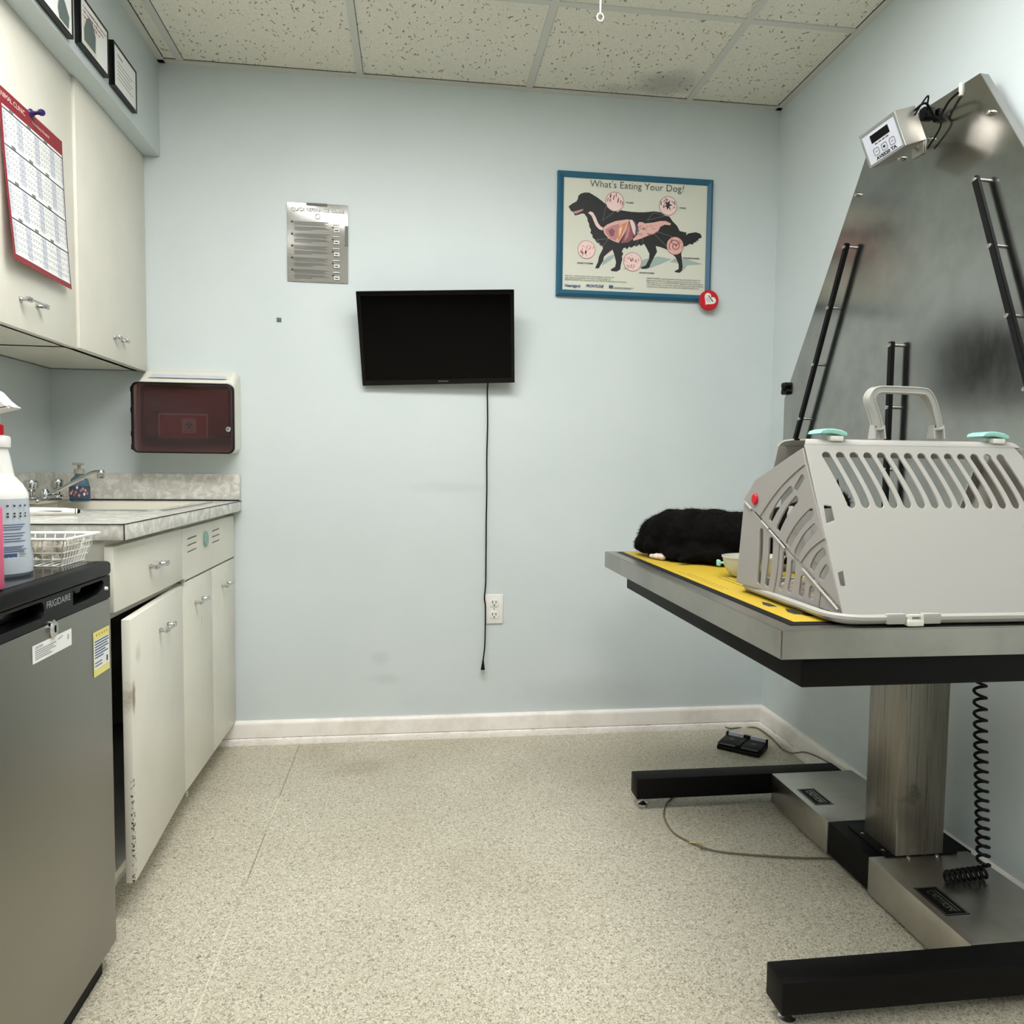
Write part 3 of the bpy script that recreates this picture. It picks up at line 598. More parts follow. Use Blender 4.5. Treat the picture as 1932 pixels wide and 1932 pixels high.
# ================================================================== MINI FRIDGE
fr = thing('mini_fridge', (.02, -1.476, 0), 'small stainless front fridge with black top standing beside the base cabinet', 'fridge')
FY0, FY1, FXF = -1.715, -1.2375, .280
G().box((-.27, FY0+.004, .022), (.226, FY1-.004, .808), 'blackplast', .006).build('body', fr)
g = G(); g.box((-.275, FY0, .809), (.284, FY1+.0, .8365), 'blackplast', .007, seg=3); g.build('top', fr)
g = G(); g.box((-.25, FY0+.01, .8366), (.262, FY1-.012, .8372), 'blackgloss'); g.build('top_inlay', fr)
dr = G().box((.232, FY0+.002, .05), (FXF, FY1, .762), 'fridge', .004).build('door', fr)
g = G(); ly = -1.456
left = rr(FY0+.03, .777, ly-.052, .803, .011); right = [(-1.400, .803), (-1.39, .796), (-1.375, .796), (-1.368, .803), (-1.276, .803), (-1.268, .796), (-1.272, .789), (-1.30, .780), (-1.34, .777), (-1.402, .7765)]
g.plate(rr(FY0+.002, .7625, FY1, .8085, .003), [left, right], .03, 'blackplast', MX(.2655), .001); g.box((.232, FY0+.004, .764), (.2505, FY1-.003, .808), 'blackgloss')
cp = g.build('handle_trim', fr)
g = G(); g.text('FRIGIDAIRE', .0165, 'pull', MX(FXF+.0008), ly+.0, .789, 0, width=.086); g.build('brand_lettering', cp, 'brushed silver brand lettering')
G().lathe([(0, .006), (.003, .005), (.004, 0)], 'white', MX(FXF) @ Matrix.Translation((-1.262, .7845, 0)), 10).build('screw_cap', cp)
g = G(); T = MX(FXF) @ Matrix.Translation((-1.4815, .7515, 0)); g.lathe([(.0125, 0), (.0125, .003), (.010, .006), (.006, .0062), (0, .005)], 'chrome', T, 24, 1, 1.25); g.box((-.0015, -.006, .004), (.0015, .006, .0066), 'black', T=T); g.build('lock', dr, 'oval chrome lock')
g = G(); T = MX(FXF+.0006); g.rect(-1.549, .708, -1.4115, .7375, 'paper', T)
g.text('CAUTION', .0058, 'ink', T, -1.541, .7305, .0003, 'LEFT')
for k in range(5): g.rect(-1.541, .7268-k*.0034, -1.541+(.072, .062, .07, .05, .058)[k], .7280-k*.0034, 'grey_ink', T, .0003)
for k in range(3): g.rect(-1.463+k*.006, .729+k*.0012, -1.456+k*.006, .7302+k*.0012, 'grey_ink', T, .0003); g.rect(-1.428, .722+k*.003, -1.422, .7235+k*.003, 'grey_ink', T, .0003)
g.build('caution_sticker', dr, 'white caution sticker')
g = G(); g.rect(-1.3225, .622, -1.2480, .7085, 'yellow2', T); g.rect(-1.3205, .636, -1.2490, .692, 'paper', T, .0002)
for k in range(7): g.rect(-1.3175, .688-k*.0052, -1.3175+(.064, .066, .06, .065, .05, .062, .04)[k], .6905-k*.0052, 'blue_ink', T, .0004)
for k in range(2): g.rect(-1.3175, .6405+k*.006, -1.285, .6435+k*.006, 'grey_ink', T, .0004)
g.rect(-1.264, .641, -1.257, .652, 'ink', T, .0004)
for k in range(5): g.rect(-1.3105+k*.012, .699, -1.305+k*.012, .7035, 'yellow', T, .0004)
g.build('energy_sticker', dr, 'yellow and white sticker')
G().box((-.2, FY0+.02, .0), (.262, FY1-.03, .049), 'black').build('kick_plate', fr)

# ------------------------------------------------------------------ basket on the fridge
bk = thing('wire_basket', (.16, -1.27, .8372), 'white wire basket with plastic wrapped supplies on the fridge', 'basket')
ZF = .8376
bx0, bx1, by0, by1 = .095, .232, -1.338, -1.232; tx0, tx1, ty0, ty1 = .075, .244, -1.348, -1.212; zt = .889
def bl(t, u0, u1): return u0+(u1-u0)*t
def ringp(t, z): 
    a, b2, c, d2 = bl(t, bx0, tx0), bl(t, bx1, tx1), bl(t, by0, ty0), bl(t, by1, ty1)
    return [(a, c, z), (b2, c, z), (b2, d2, z), (a, d2, z)]
g = G()
for t in (0, .25, .5, .75): g.tube(ringp(t, ZF+.0015+(zt-ZF-.002)*t), .0012, 'wire', 6, True)
def side(A0, A1, B0, B1, n):
    for k in range(n+1):
        t = k/n; g.tube([Vector(A0).lerp(Vector(A1), t), Vector(B0).lerp(Vector(B1), t)], .0012, 'wire', 6)
R0 = ringp(0, ZF+.0015); R1 = ringp(1, zt)
side(R0[0], R0[1], R1[0], R1[1], 9); side(R0[1], R0[2], R1[1], R1[2], 10); side(R0[3], R0[2], R1[3], R1[2], 9); side(R0[0], R0[3], R1[0], R1[3], 10)
for k in range(1, 9): t = k/9; g.tube([Vector(R0[0]).lerp(Vector(R0[1]), t), Vector(R0[3]).lerp(Vector(R0[2]), t)], .0012, 'wire', 6)
g.build('wire_mesh', bk)
g = G()
o = .006; rim = [(tx0-o, ty0-o, zt+.001), (tx1+o, ty0-o, zt+.001), (tx1+o, ty1+o, zt+.001), (tx0-o, ty1+o, zt+.001)]
g.tube(R1, .0022, 'wire', 8, True); g.tube(rim, .0028, 'wire', 8, True); g.build('rim', bk)
random.seed(3)
pk = thing('wrapped_supplies', (.16, -1.27, ZF+.003), 'clear plastic wrapped packets inside the wire basket', 'packets')
for k in range(4):
    x = bx0+.02+k*.034; bb = bmesh.new(); bmesh.ops.create_icosphere(bb, subdivisions=3, radius=1)
    for v in bb.verts:
        n_ = noise.noise(v.co*2.2+Vector((k*5, 0, 0))); c = v.co*(1+.28*n_); v.co = Vector((x+c.x*.016, -1.282+(k % 2)*.012+c.y*.034, ZF+.028+c.z*.021))
    G().bm(bb, 'clear').build('packet', pk)

# ------------------------------------------------------------------ spray bottle, pink box
sb = thing('spray_bottle', (.17, -1.44, .8372), 'white spray bottle with red collar and pale blue liquid on the fridge', 'spray bottle')
T = Matrix.Translation((.1765, -1.44, .8374))
prof = [(0, 0), (.046, 0), (.052, .006), (.0525, .03), (.0495, .05), (.0485, .13), (.0475, .142), (.040, .156), (.0285, .170), (.0275, .175)]
G().lathe([q for q in prof if q[1] <= .132]+[(.0484, .132)], 'liquid', T, 40).build('lower_body', sb, 'translucent body holding pale blue liquid')
G().lathe([(.0484, .132)]+[q for q in prof if q[1] > .135]+[(.0225, .205), (.0205, .214), (.0205, .219)], 'bottle', T, 40).build('shoulder', sb)
g = G(); g.lathe([(.0205, .217), (.024, .219), (.0245, .222), (.0245, .235), (.0225, .238), (.015, .239)], 'bottle', T, 36); g.build('neck_ring', sb)
g = G()
pr = [(.0135, .238), (.0138, .242), (.0138, .256), (.0118, .258)]
g.lathe(pr, 'red', T, 30)
for k in range(24): A = 2*math.pi*k/24; g.box((-.0008+.0138*math.cos(A), -.0008+.0138*math.sin(A), .241), (.0008+.0138*math.cos(A), .0008+.0138*math.sin(A), .256), 'red', T=T)
g.build('collar', sb, 'red ribbed collar')
g = G(); g.lathe([(.0105, .257), (.0102, .272), (.009, .276)], 'white', T, 24)
hd = [(-.06, .278), (-.035, .276), (-.005, .273), (.036, .2835), (.041, .2860), (.036, .2885), (.026, .297), (.014, .311), (-.004, .322), (-.022, .330), (-.045, .328), (-.062, .315), (-.068, .298)]
g.plate(hd, [], .03, 'white', T @ Matrix.Translation((0, 0, 0)) @ Matrix.Rotation(math.radians(90), 4, 'X'), .006)
g.build('spray_head', sb)
g = G()
def onb(a, z, r_=.0518): return (r_*math.cos(a), r_*math.sin(a), z)
def bar(a0, a1, z0, z1, m, r_=.0506):
    a0 += math.radians(34); a1 += math.radians(34); g.add([onb(a0+(a1-a0)*k/4, z0, r_+.0012*(z0 < .05)) for k in range(5)]+[onb(a0+(a1-a0)*k/4, z1, r_+.0012*(z1 < .05)) for k in range(5)], [[k, k+1, k+6, k+5] for k in range(4)], m, T)
a0 = math.radians(-100); a1 = math.radians(-38)
for z in (.119, .106, .101): 
    for k in range(4): bar(math.radians(-80+k*12), math.radians(-76+k*12), z, z+.003, 'ink')
for k, z in enumerate([.088, .084, .080, .0735, .069, .064, .060, .051, .0485, .046, .043]): bar(math.radians(-86), math.radians(-44-5*(k % 3)), z, z+.0014, 'blue_ink')
bar(math.radians(-86), math.radians(-64), .034, .0405, 'blue_ink')
for k in range(6): bar(math.radians(-60), math.radians(-48+3*(k % 2)), .041-k*.0035, .0424-k*.0035, 'grey_ink')
for k, z in enumerate((.030, .025, .017)): bar(math.radians(-86), math.radians(-68), z, z+.0012, 'grey_ink')
g.build('printed_label', sb)
g = G(); g.box((.18, -1.73, ZF), (.2655, -1.592, .9635), 'pinkbox', .003); 
tag(g.build('card_box'), 'bright pink upright box at the left photo edge on the fridge', 'box')

# ================================================================== BACK WALL OBJECTS
# --- sharps container cabinet
sc = thing('sharps_cabinet', (.10, -.06, 1.07), 'white wall mounted sharps cabinet with smoked door and red bin inside', 'sharps cabinet')
g = G()
hx0, hx1 = -.052, .262
back = rr(hx0, 1.072, hx1, 1.362, .022); front = rr(hx0-.002, 1.072, hx1+.004, 1.312, .02)
n = len(back); V = [(x, -.0008, z) for x, z in back]+[(x, -.035, z) for x, z in back]+[(x, -.112, z) for x, z in front]+[(x+(.012 if x < .1 else -.012), -.112, z+(.012 if z < 1.2 else -.012)) for x, z in front]+[(x+(.012 if x < .1 else -.012), -.02, z+(.012 if z < 1.2 else -.012)) for x, z in front]
g.add(V, [[j*n+k, j*n+(k+1) % n, (j+1)*n+(k+1) % n, (j+1)*n+k] for j in range(4) for k in range(n)]+[[4*n+k for k in range(n)]], 'offwhite'); g.build('housing', sc)
g = G(); P_ = [on('Y', -.09, a, b_) for a, b_ in ((276, 720), (281, 713.5), (427, 715.5), (424, 724))]
T_ = [Vector((-.020, -.098, 1.3245)), Vector((.238, -.098, 1.3245)), Vector((.232, -.072, 1.3385)), Vector((-.012, -.072, 1.3385))]
g.quad([p+Vector((0, -.0015, .0015)) for p in T_], 'calband'); g.build('hood_label', sc)
g = G(); g.plate(rr(-.0665, 1.0685, .2665, 1.3065, .022), [], .006, 'smoke', MY(-.125), .001); dr = g.build('door', sc, 'smoked translucent door')
g = G(); g.plate(rr(-.0675, 1.0675, .2675, 1.3075, .0225), [rr(-.0625, 1.0725, .2625, 1.3025, .018)], .014, 'blackplast', MY(-.1205), .001); g.build('door_rim', sc)
for z in (1.285, 1.215, 1.135, 1.09): G().box((-.071, -.124, z-.012), (-.066, -.108, z+.006), 'blackplast', .002).build('hinge', sc)
g = G(); T = MY(-.128) @ Matrix.Translation((.2495, 1.152, 0)); g.lathe([(.0095, 0), (.009, .004), (.007, .0055), (0, .0052)], 'chrome', T, 20); g.box((-.001, -.004, .004), (.001, .004, .0062), 'black', T=T); g.build('lock', dr, 'round chrome lock')
g = G(); g.box((-.035, -.106, 1.125), (.246, -.03, 1.292), 'sharpsred', .008); bn = g.build('bin', sc, 'red inner bin')
g = G(); T = MY(-.1075)
g.rect(.014, 1.121, .176, 1.204, 'paper', T); g.rect(.019, 1.126, .171, 1.199, 'sharpslabel', T, .0003); g.plate(rr(.09, 1.138, .138, 1.188, .005), [], .0004, 'paper', T @ MZ(.0006))
g.build('label', bn, 'white edged red label')
g = G(); cx_, cz_ = .114, 1.1635; T = MY(-.1085)
g.plate(circ(cx_, cz_, .0062, 20), [circ(cx_, cz_, .0042, 20)], .0003, 'ink', T)
for k in range(3):
    A = math.radians(90+120*k); c2 = (cx_+.0075*math.cos(A), cz_+.0075*math.sin(A)); 
    o_ = [(c2[0]+.0075*math.cos(A+math.radians(t)), c2[1]+.0075*math.sin(A+math.radians(t))) for t in range(-150, 151, 20)]
    i_ = [(c2[0]+.0014*math.cos(A)+.0056*math.cos(A+math.radians(t)), c2[1]+.0014*math.sin(A)+.0056*math.sin(A+math.radians(t))) for t in range(-150, 151, 20)]
    m_ = len(o_); g.add([(x, y, .0002) for x, y in o_]+[(x, y, .0002) for x, y in i_], [[q, q+1, m_+q+1, m_+q] for q in range(m_-1)], 'ink', T)
g.text('BIOHAZARD', .006, 'ink', T, cx_, 1.142, .0002, width=.036)
g.build('hazard_symbol', bn)
g = G()
for z, w_ in ((1.262, .03), (1.245, .022), (1.222, .034), (1.205, .03)): g.box((-.012, -.1075, z), (-.012+w_, -.1062, z+.006), 'darkhole')
g.build('bin_text', bn)

# --- television on a tilting bracket
tv = thing('television', (.964, -.08, 1.33), 'small black flat television tilted down on the back wall', 'television')
TT = Matrix.Translation((.964, -.084, 1.493)) @ Euler((math.radians(15.9), math.radians(-2.3), math.radians(-3.2)), 'XYZ').to_matrix().to_4x4()
w, h = .555, .33
g = G(); g.box((-w/2, .0015, -h/2), (w/2, .022, h/2), 'blackplast', .004, T=TT); g.box((-w*.36, .02, -h*.36), (w*.36, .042, h*.30), 'blackplast', .010, T=TT); g.build('casing', tv)
g = G(); PT = TT @ MY(0)
g.plate([(-w/2, -h/2), (w/2, -h/2), (w/2, h/2), (-w/2, h/2)], [[(-w/2+.013, -h/2+.019), (w/2-.013, -h/2+.019), (w/2-.013, h/2-.014), (-w/2+.013, h/2-.014)]], .006, 'blackgloss', PT @ MZ(.0), .001); bz = g.build('bezel', tv)
g = G(); g.rect(-w/2+.010, -h/2+.016, w/2-.010, h/2-.011, 'screen', PT, .0008); g.build('screen', tv)
g = G()
for a in (( -w/2+.013, -h/2+.019, w/2-.013, -h/2+.0197), (-w/2+.013, h/2-.0147, w/2-.013, h/2-.014), (-w/2+.013, -h/2+.019, -w/2+.0137, h/2-.014), (w/2-.0137, -h/2+.019, w/2-.013, h/2-.014)): g.rect(*a, 'black', PT, .0034)
g.text('INSIGNIA', .007, 'grey_ink', PT, .016, -h/2+.0085, .0034, width=.036); g.build('logo', bz)
g = G(); g.box((.93, -.035, 1.45), (1.0, -.001, 1.53), 'black', .003); g.box((.945, -.058, 1.47), (.985, -.03, 1.51), 'black', .004); g.build('bracket', tv)
g = G(); cd = [(1.150, -.045, 1.40), (1.153, -.030, 1.345)]+[tuple(on('Y', y_, a, b_)) for a, b_, y_ in ((919.5, 740, -.022), (920, 800, -.016), (918.5, 860, -.015), (918.5, 920, -.014), (917.5, 980, -.013), (917, 1040, -.013), (916.3, 1100, -.014), (914, 1128, -.016), (916, 1146, -.018), (915.5, 1190, -.018), (914.5, 1220, -.020), (911.5, 1246, -.022))]
g.tube(spline(cd, 5), .0026, 'black', 8); co = g.build('power_cord', tv)
p0 = on('Y', -.022, 911.5, 1246); p1 = on('Y', -.022, 910.8, 1263)
g = G(); ax = (p1-p0); g.tube([p0, p0+ax*.35, p0+ax*.5, p0+ax*.9, p1], .006, 'black', 12, rad=[.0032, .0042, .0055, .0075, .009]); pl = g.build('plug', co)
g = G(); T = Matrix.Translation(p1); 
for s in (-1, 1): g.box((s*.0045-.0009, -.003, -.017), (s*.0045+.0009, .003, .001), 'brass', T=T)
g.build('prongs', pl)

# --- outlet
ot = thing('wall_outlet', (1.188, -.002, .435), 'white double wall outlet behind the hanging television cord', 'outlet')
g = G(); g.box((1.1525, -.0065, .4355), (1.2225, -.0005, .549), 'white', .003, seg=3); g.build('plate', ot)
for zz in (.5155, .4695):
    o2 = rr(1.1875-.017, zz-.0145, 1.1875+.017, zz+.0145, .012); g = G(); g.plate(o2, [], .004, 'white', MY(-.0075), .001); s_ = g.build('socket', ot)
    g = G()
    for dx in (-.0065, .0065): g.box((1.1875+dx-.0013, -.0105, zz-.001), (1.1875+dx+.0013, -.0094, zz+.0085), 'dark')
    g.lathe([(.0028, 0), (.0028, .0008), (0, .0008)], 'dark', MY(-.0095) @ Matrix.Translation((1.1875, zz-.0075, 0)), 12); g.build('slots', s_)
G().lathe([(.003, 0), (.0028, .0012), (0, .0014)], 'pull', MY(-.0065) @ Matrix.Translation((1.1875, .4925, 0)), 12).build('screw', ot)

# --- shiny instruction sheet
fs = thing('instruction_sheet', (.535, -.003, 1.69), 'shiny silver laminated instruction sheet taped to the back wall', 'notice')
c = [on('Y', -.003, *q) for q in ((542, 531.5), (656, 534), (657.5, 387.5), (541.5, 381.5))]
sx0, sx1 = (c[0].x+c[3].x)/2, (c[1].x+c[2].x)/2; sz0, sz1 = (c[0].z+c[1].z)/2, (c[2].z+c[3].z)/2; sw = sx1-sx0; sh = sz1-sz0
g = G(); nu = 14; nv = 18; V = []
for j in range(nv+1):
    for i in range(nu+1):
        u = i/nu; v = j/nv; V.append((sx0+sw*u, -.004-.0022*math.sin(u*2.4+.4)*math.sin(v*3.0)-.0012*math.sin(v*7+u*3), sz0+sh*v))
g.add(V, [[j*(nu+1)+i, j*(nu+1)+i+1, (j+1)*(nu+1)+i+1, (j+1)*(nu+1)+i] for j in range(nv) for i in range(nu)], 'foil'); g.build('sheet', fs, smooth=180)
g = G(); T = MY(-.0088)
def q(u0, v0, u1, v1, m): g.rect(sx0+sw*u0, sz1-sh*v0, sx0+sw*u1, sz1-sh*v1, m, T)
for k in range(5):
    v = .235+k*.152; q(.07, v, .10, v+.02, 'ink')
    for r_ in range(6): q(.115, v+.004+r_*.0175+(.012 if r_ > 2 else 0), .115+(.56, .50, .54, .52, .57, .3)[r_], v+.0095+r_*.0175+(.012 if r_ > 2 else 0), 'grey_ink')
    q(.75, v+.02, .86, v+.03, 'paper'); q(.77, v+.075, .86, v+.12, 'paper'); q(.785, v+.092, .84, v+.105, 'ink'); q(.735, v+.055, .765, v+.068, 'ink')
q(.32, .0, .66, .028, 'sticker'); q(.95, .27, 1.0, .52, 'sticker')
g.text('QUICK REFERENCE GUIDE', .017, 'paper', T, sx0+sw*.5, sz1-sh*.105, .0002, width=sw*.86, bold=.0003)
g.plate(circ(sx0+sw*.5, sz1-sh*.165, .010), [circ(sx0+sw*.5, sz1-sh*.165, .0068)], .0003, 'paper', T); g.build('print', fs)
g = G(); g.box((.3905, -.004, 1.5465), (.4065, -.0005, 1.5605), 'sticker', .0008); tag(g.build('adhesive_patch'), 'small square grey adhesive patch on the back wall left of the television', 'adhesive patch')

# --- framed dog poster
po = thing('framed_poster', (1.715, -.01, 1.683), 'blue framed veterinary poster of a black dog showing its organs', 'poster')
YP = -.021
cc = [on('Y', YP, *q_) for q_ in ((1049.5, 557.5), (1340.5, 567.5), (1348, 338), (1054, 320))]
px0, px1 = (cc[0].x+cc[3].x)/2, (cc[1].x+cc[2].x)/2; pz0, pz1 = (cc[0].z+cc[1].z)/2, (cc[2].z+cc[3].z)/2; fw = .0225
g = G()
mit = [(0, 0), (fw, fw)]
O = [(px0, pz0), (px1, pz0), (px1, pz1), (px0, pz1)]; I = [(px0+fw, pz0+fw), (px1-fw, pz0+fw), (px1-fw, pz1-fw), (px0+fw, pz1-fw)]
Md = [((o_[0]*.6+i_[0]*.4), (o_[1]*.6+i_[1]*.4)) for o_, i_ in zip(O, I)]
V = [(x, -.0005, z) for x, z in O]+[(x, -.015, z) for x, z in O]+[(x, -.022, z) for x, z in Md]+[(x, -.0165, z) for x, z in I]+[(x, -.010, z) for x, z in I]
g.add(V, [[j*4+k, j*4+(k+1) % 4, (j+1)*4+(k+1) % 4, (j+1)*4+k] for j in range(4) for k in range(4)]+[[0, 3, 2, 1]], 'teal'); g.build('frame', po, smooth=20)
ZQ = -.0142
def zp(X, Y): p_ = on('Y', ZQ, 1020+X/5.0842, 290+Y/5.0842); return (p_.x, p_.z)
g = G(); T = MY(-.0125); g.rect(px0+.01, pz0+.01, px1-.01, pz1-.01, 'poster', T); PG = g
def shape(g, pts, m, z, holes=()): g.plate([zp(*q_) for q_ in pts], [[zp(*q_) for q_ in h_] for h_ in holes], .0001, m, MY(-.0125-z))
g = PG
for pts in ([(590, 1075), (700, 1000), (715, 960), (640, 990), (600, 1030)], [(780, 1110), (900, 1060), (1000, 1010), (1130, 985), (1260, 1010), (1150, 1060), (1010, 1110), (960, 1100)], [(1290, 1000), (1340, 1050), (1240, 1040)], [(1370, 1120), (1410, 1070), (1560, 1060), (1400, 1010), (1360, 1010)]): shape(g, pts, 'shadowink', .0001)
dog = [(268, 505), (300, 480), (345, 455), (358, 430), (362, 405), (385, 382), (420, 371), (465, 371), (500, 390), (545, 418), (590, 452), (640, 495), (690, 535), (740, 560), (770, 540), (800, 546), (870, 556), (940, 560), (1000, 560), (1090, 552), (1150, 560), (1200, 595), (1235, 600), (1270, 650), (1310, 690), (1335, 740), (1375, 750), (1400, 755), (1397, 782), (1415, 765), (1450, 758), (1490, 752), (1530, 765), (1545, 785), (1545, 805), (1512, 818), (1520, 832), (1490, 836), (1500, 850), (1472, 850), (1465, 870), (1430, 865), (1400, 885), (1370, 890), (1350, 960), (1358, 1020), (1365, 1085), (1360, 1120), (1335, 1142), (1290, 1135), (1287, 1125), (1325, 1105), (1325, 1060), (1300, 1000), (1260, 950), (1205, 915), (1150, 895), (1105, 885), (1118, 940), (1090, 990), (1055, 1060), (1045, 1090), (1020, 1100), (975, 1105), (960, 1090), (1010, 1070), (1040, 1010), (1045, 960), (1020, 910), (995, 865), (960, 880), (945, 868), (920, 890), (900, 880), (870, 902), (850, 890), (830, 916), (812, 900), (795, 906), (780, 940), (795, 955), (780, 985), (785, 1010), (770, 1070), (765, 1110), (730, 1130), (680, 1125), (672, 1110), (715, 1085), (725, 1040), (705, 960), (690, 920), (650, 950), (610, 985), (600, 1030), (575, 1070), (560, 1098), (525, 1100), (530, 1080), (550, 1040), (560, 985), (600, 905), (590, 885), (570, 880), (562, 860), (540, 852), (520, 820), (500, 805), (496, 775), (478, 760), (485, 730), (468, 700), (465, 670), (452, 645), (448, 615), (430, 590), (420, 575), (400, 572), (360, 585), (335, 592), (320, 580), (318, 562), (290, 545)]
shape(g, dog, 'dog', .0003)
for tri in ([(628, 505), (705, 560), (595, 640)], [(1085, 565), (1195, 595), (1022, 638)], [(535, 825), (655, 812), (595, 888)], [(1130, 750), (1260, 795), (1205, 885), (1092, 770)], [(905, 885), (945, 815), (980, 812), (978, 880)]):
    for k in range(len(tri)):
        a = Vector(zp(*tri[k])); b_ = Vector(zp(*tri[(k+1) % len(tri)])); d_ = (b_-a).normalized(); nn_ = Vector((-d_.y, d_.x))*.0006
        g.add([(p_.x, p_.y, 0) for p_ in (a-nn_, b_-nn_, b_+nn_, a+nn_)], [[0, 1, 2, 3]], 'grey_ink', MY(-.0129))
shape(g, [(318, 552), (350, 545), (385, 535), (412, 528), (405, 545), (375, 560), (345, 575), (322, 575)], 'pink2', .0005)
shape(g, [(455, 565), (480, 552), (505, 565), (530, 610), (550, 660), (575, 695), (610, 712), (590, 735), (560, 722), (530, 690), (508, 640), (490, 595)], 'pale', .0006)
shape(g, [(595, 712), (640, 678), (720, 645), (840, 628), (850, 640), (842, 700), (790, 790), (750, 855), (700, 838), (650, 810), (612, 765)], 'pink1', .0006)
shape(g, [(620, 725), (680, 690), (760, 670), (740, 720), (745, 790), (720, 835), (670, 812), (632, 768)], 'pink2', .0007)
shape(g, [(650, 735), (690, 715), (712, 740), (700, 790), (672, 790)], 'pink3', .0008)
shape(g, [(745, 700), (800, 668), (832, 655), (790, 760), (755, 845), (735, 780)], 'orange', .0008)
shape(g, [(755, 720), (785, 690), (770, 760), (752, 800)], 'pale', .0009)
shape(g, [(845, 645), (870, 690), (892, 760), (885, 820), (840, 850), (770, 858), (800, 790), (830, 710)], 'pink3', .0008)
shape(g, [(850, 660), (858, 730), (840, 800), (800, 840), (822, 760)], 'pink2', .0009)
shape(g, [(850, 632), (880, 635), (905, 660), (915, 730), (905, 790), (885, 750), (868, 690)], 'pale', .0009)
shape(g, [(880, 636), (905, 645), (925, 690), (942, 745), (925, 778), (908, 768), (912, 710), (900, 665)], 'navy', .001)
shape(g, [(930, 680), (945, 655), (975, 655), (1000, 668), (1080, 660), (1150, 645), (1200, 645), (1250, 668), (1245, 685), (1190, 680), (1150, 700), (1130, 740), (1080, 770), (1020, 790), (960, 815), (890, 835), (888, 815), (925, 780), (945, 745)], 'pink1', .0007)
random.seed(5)
for k in range(46):
    X = 935+random.random()*190; Y = 695+random.random()*85
    if Y > 835-(X-900)*.33 or Y > 800: continue
    a_ = random.random()*3.14; pp = []
    for t in range(7): pp.append((X+math.cos(a_+t*.45)*9*(t/3)-8, Y+math.sin(a_+t*.45)*6*(t/3)))
    L_ = [Vector(zp(*w_)) for w_ in pp]
    for i_ in range(6):
        d_ = (L_[i_+1]-L_[i_]); nn_ = Vector((-d_.y, d_.x)).normalized()*.0007
        g.add([(p_.x, p_.y, 0) for p_ in (L_[i_]-nn_, L_[i_+1]-nn_, L_[i_+1]+nn_, L_[i_]+nn_)], [[0, 1, 2, 3]], 'pink3' if k % 2 else 'pale', MY(-.0136))
def inset(X, Y, R, kind):
    cx, cz = zp(X, Y); r_ = R*.00041
    g.plate(circ(cx, cz, r_), [], .0001, 'pink3', MY(-.0138)); g.plate(circ(cx, cz, r_*.95), [], .0001, 'pale' if kind != 3 else 'pink1', MY(-.0140))
    for k in range(26):
        a_ = random.random()*6.28; q_ = r_*.85*math.sqrt(random.random()); x, z = cx+q_*math.cos(a_), cz+q_*math.sin(a_)
        if kind in (0, 1) and z < cz-r_*.25: continue
        l_ = r_*(.25+.2*random.random()); w_ = r_*.05; tilt = (.15 if kind == 0 else random.uniform(-1.2, 1.2))+random.uniform(-.2, .2)
        dx, dz = math.sin(tilt)*l_*.5, math.cos(tilt)*l_*.5
        if math.hypot(x+dx-cx, z+dz-cz) > r_*.93 or math.hypot(x-dx-cx, z-dz-cz) > r_*.93: continue
        g.add([(x-dx-w_, z-dz, 0), (x-dx+w_, z-dz, 0), (x+dx+w_, z+dz, 0), (x+dx-w_, z+dz, 0)], [[0, 1, 2, 3]], ('pink3', 'navy', 'pink2', 'pink2')[kind] if k % 3 else 'pink1', MY(-.0142))
    if kind == 1: g.plate([(cx+a_*r_, cz+b_*r_) for a_, b_ in ((-.1, -.45), (.02, -.2), (.35, -.5), (.12, -.05), (.5, .1), (.15, .2), (.2, .6), (-.05, .35), (-.4, .4), (-.15, .1), (-.55, -.2), (-.2, -.08))], [], .0001, 'ink', MY(-.0144))
    if kind == 3:
        pts = [(cx+r_*(.1+t*.022)*math.cos(t*.35), cz+r_*(.1+t*.022)*math.sin(t*.35)) for t in range(30)]
        for i_ in range(29):
            a_ = Vector(pts[i_]); b_ = Vector(pts[i_+1]); d_ = b_-a_; nn_ = Vector((-d_.y, d_.x)).normalized()*r_*.05
            g.add([(p_.x, p_.y, 0) for p_ in (a_-nn_, b_-nn_, b_+nn_, a_+nn_)], [[0, 1, 2, 3]], 'pink3', MY(-.0143))
inset(712, 460, 88, 0); inset(1223, 500, 87, 1); inset(440, 920, 83, 2); inset(882, 1037, 87, 2); inset(1290, 883, 83, 3)
T = MY(-.0150)
a = zp(477, 300); b_ = zp(1378, 345)
g.text("What's Eating Your Dog?", .036, 'ink', T, (a[0]+b_[0])/2, zp(925, 343)[1], 0, width=b_[0]-a[0], bold=-.0004)
for s_, X0, X1, Y in (('FLEAS', 820, 890, 474), ('TICKS', 1330, 1392, 526), ('HEARTWORMS', 350, 503, 1053), ('HOOKWORMS', 946, 1090, 1147), ('ROUNDWORMS', 1367, 1522, 1006)):
    x0_, z_ = zp(X0, Y); x1_, _z = zp(X1, Y); g.text(s_, .0068, 'ink', T, (x0_+x1_)/2, z_, 0, width=x1_-x0_, bold=.0002)
def para(lines, X0, Xs, Y0, dY, slope, size):
    for k, s_ in enumerate(lines):
        x0_, z_ = zp(X0, Y0+k*dY); x1_, _z = zp(Xs[k], Y0+k*dY); g.text(s_, size, 'ink', T, (x0_+x1_)/2, z_, 0, width=x1_-x0_)
para(['See your veterinarian about the dangers of internal', 'and external parasites, as well as the benefits of', 'HEARTGARD Plus (ivermectin) and FRONTLINE Brand Products.'], 232, [700, 670, 828], 1172, 20, .03, .0075)
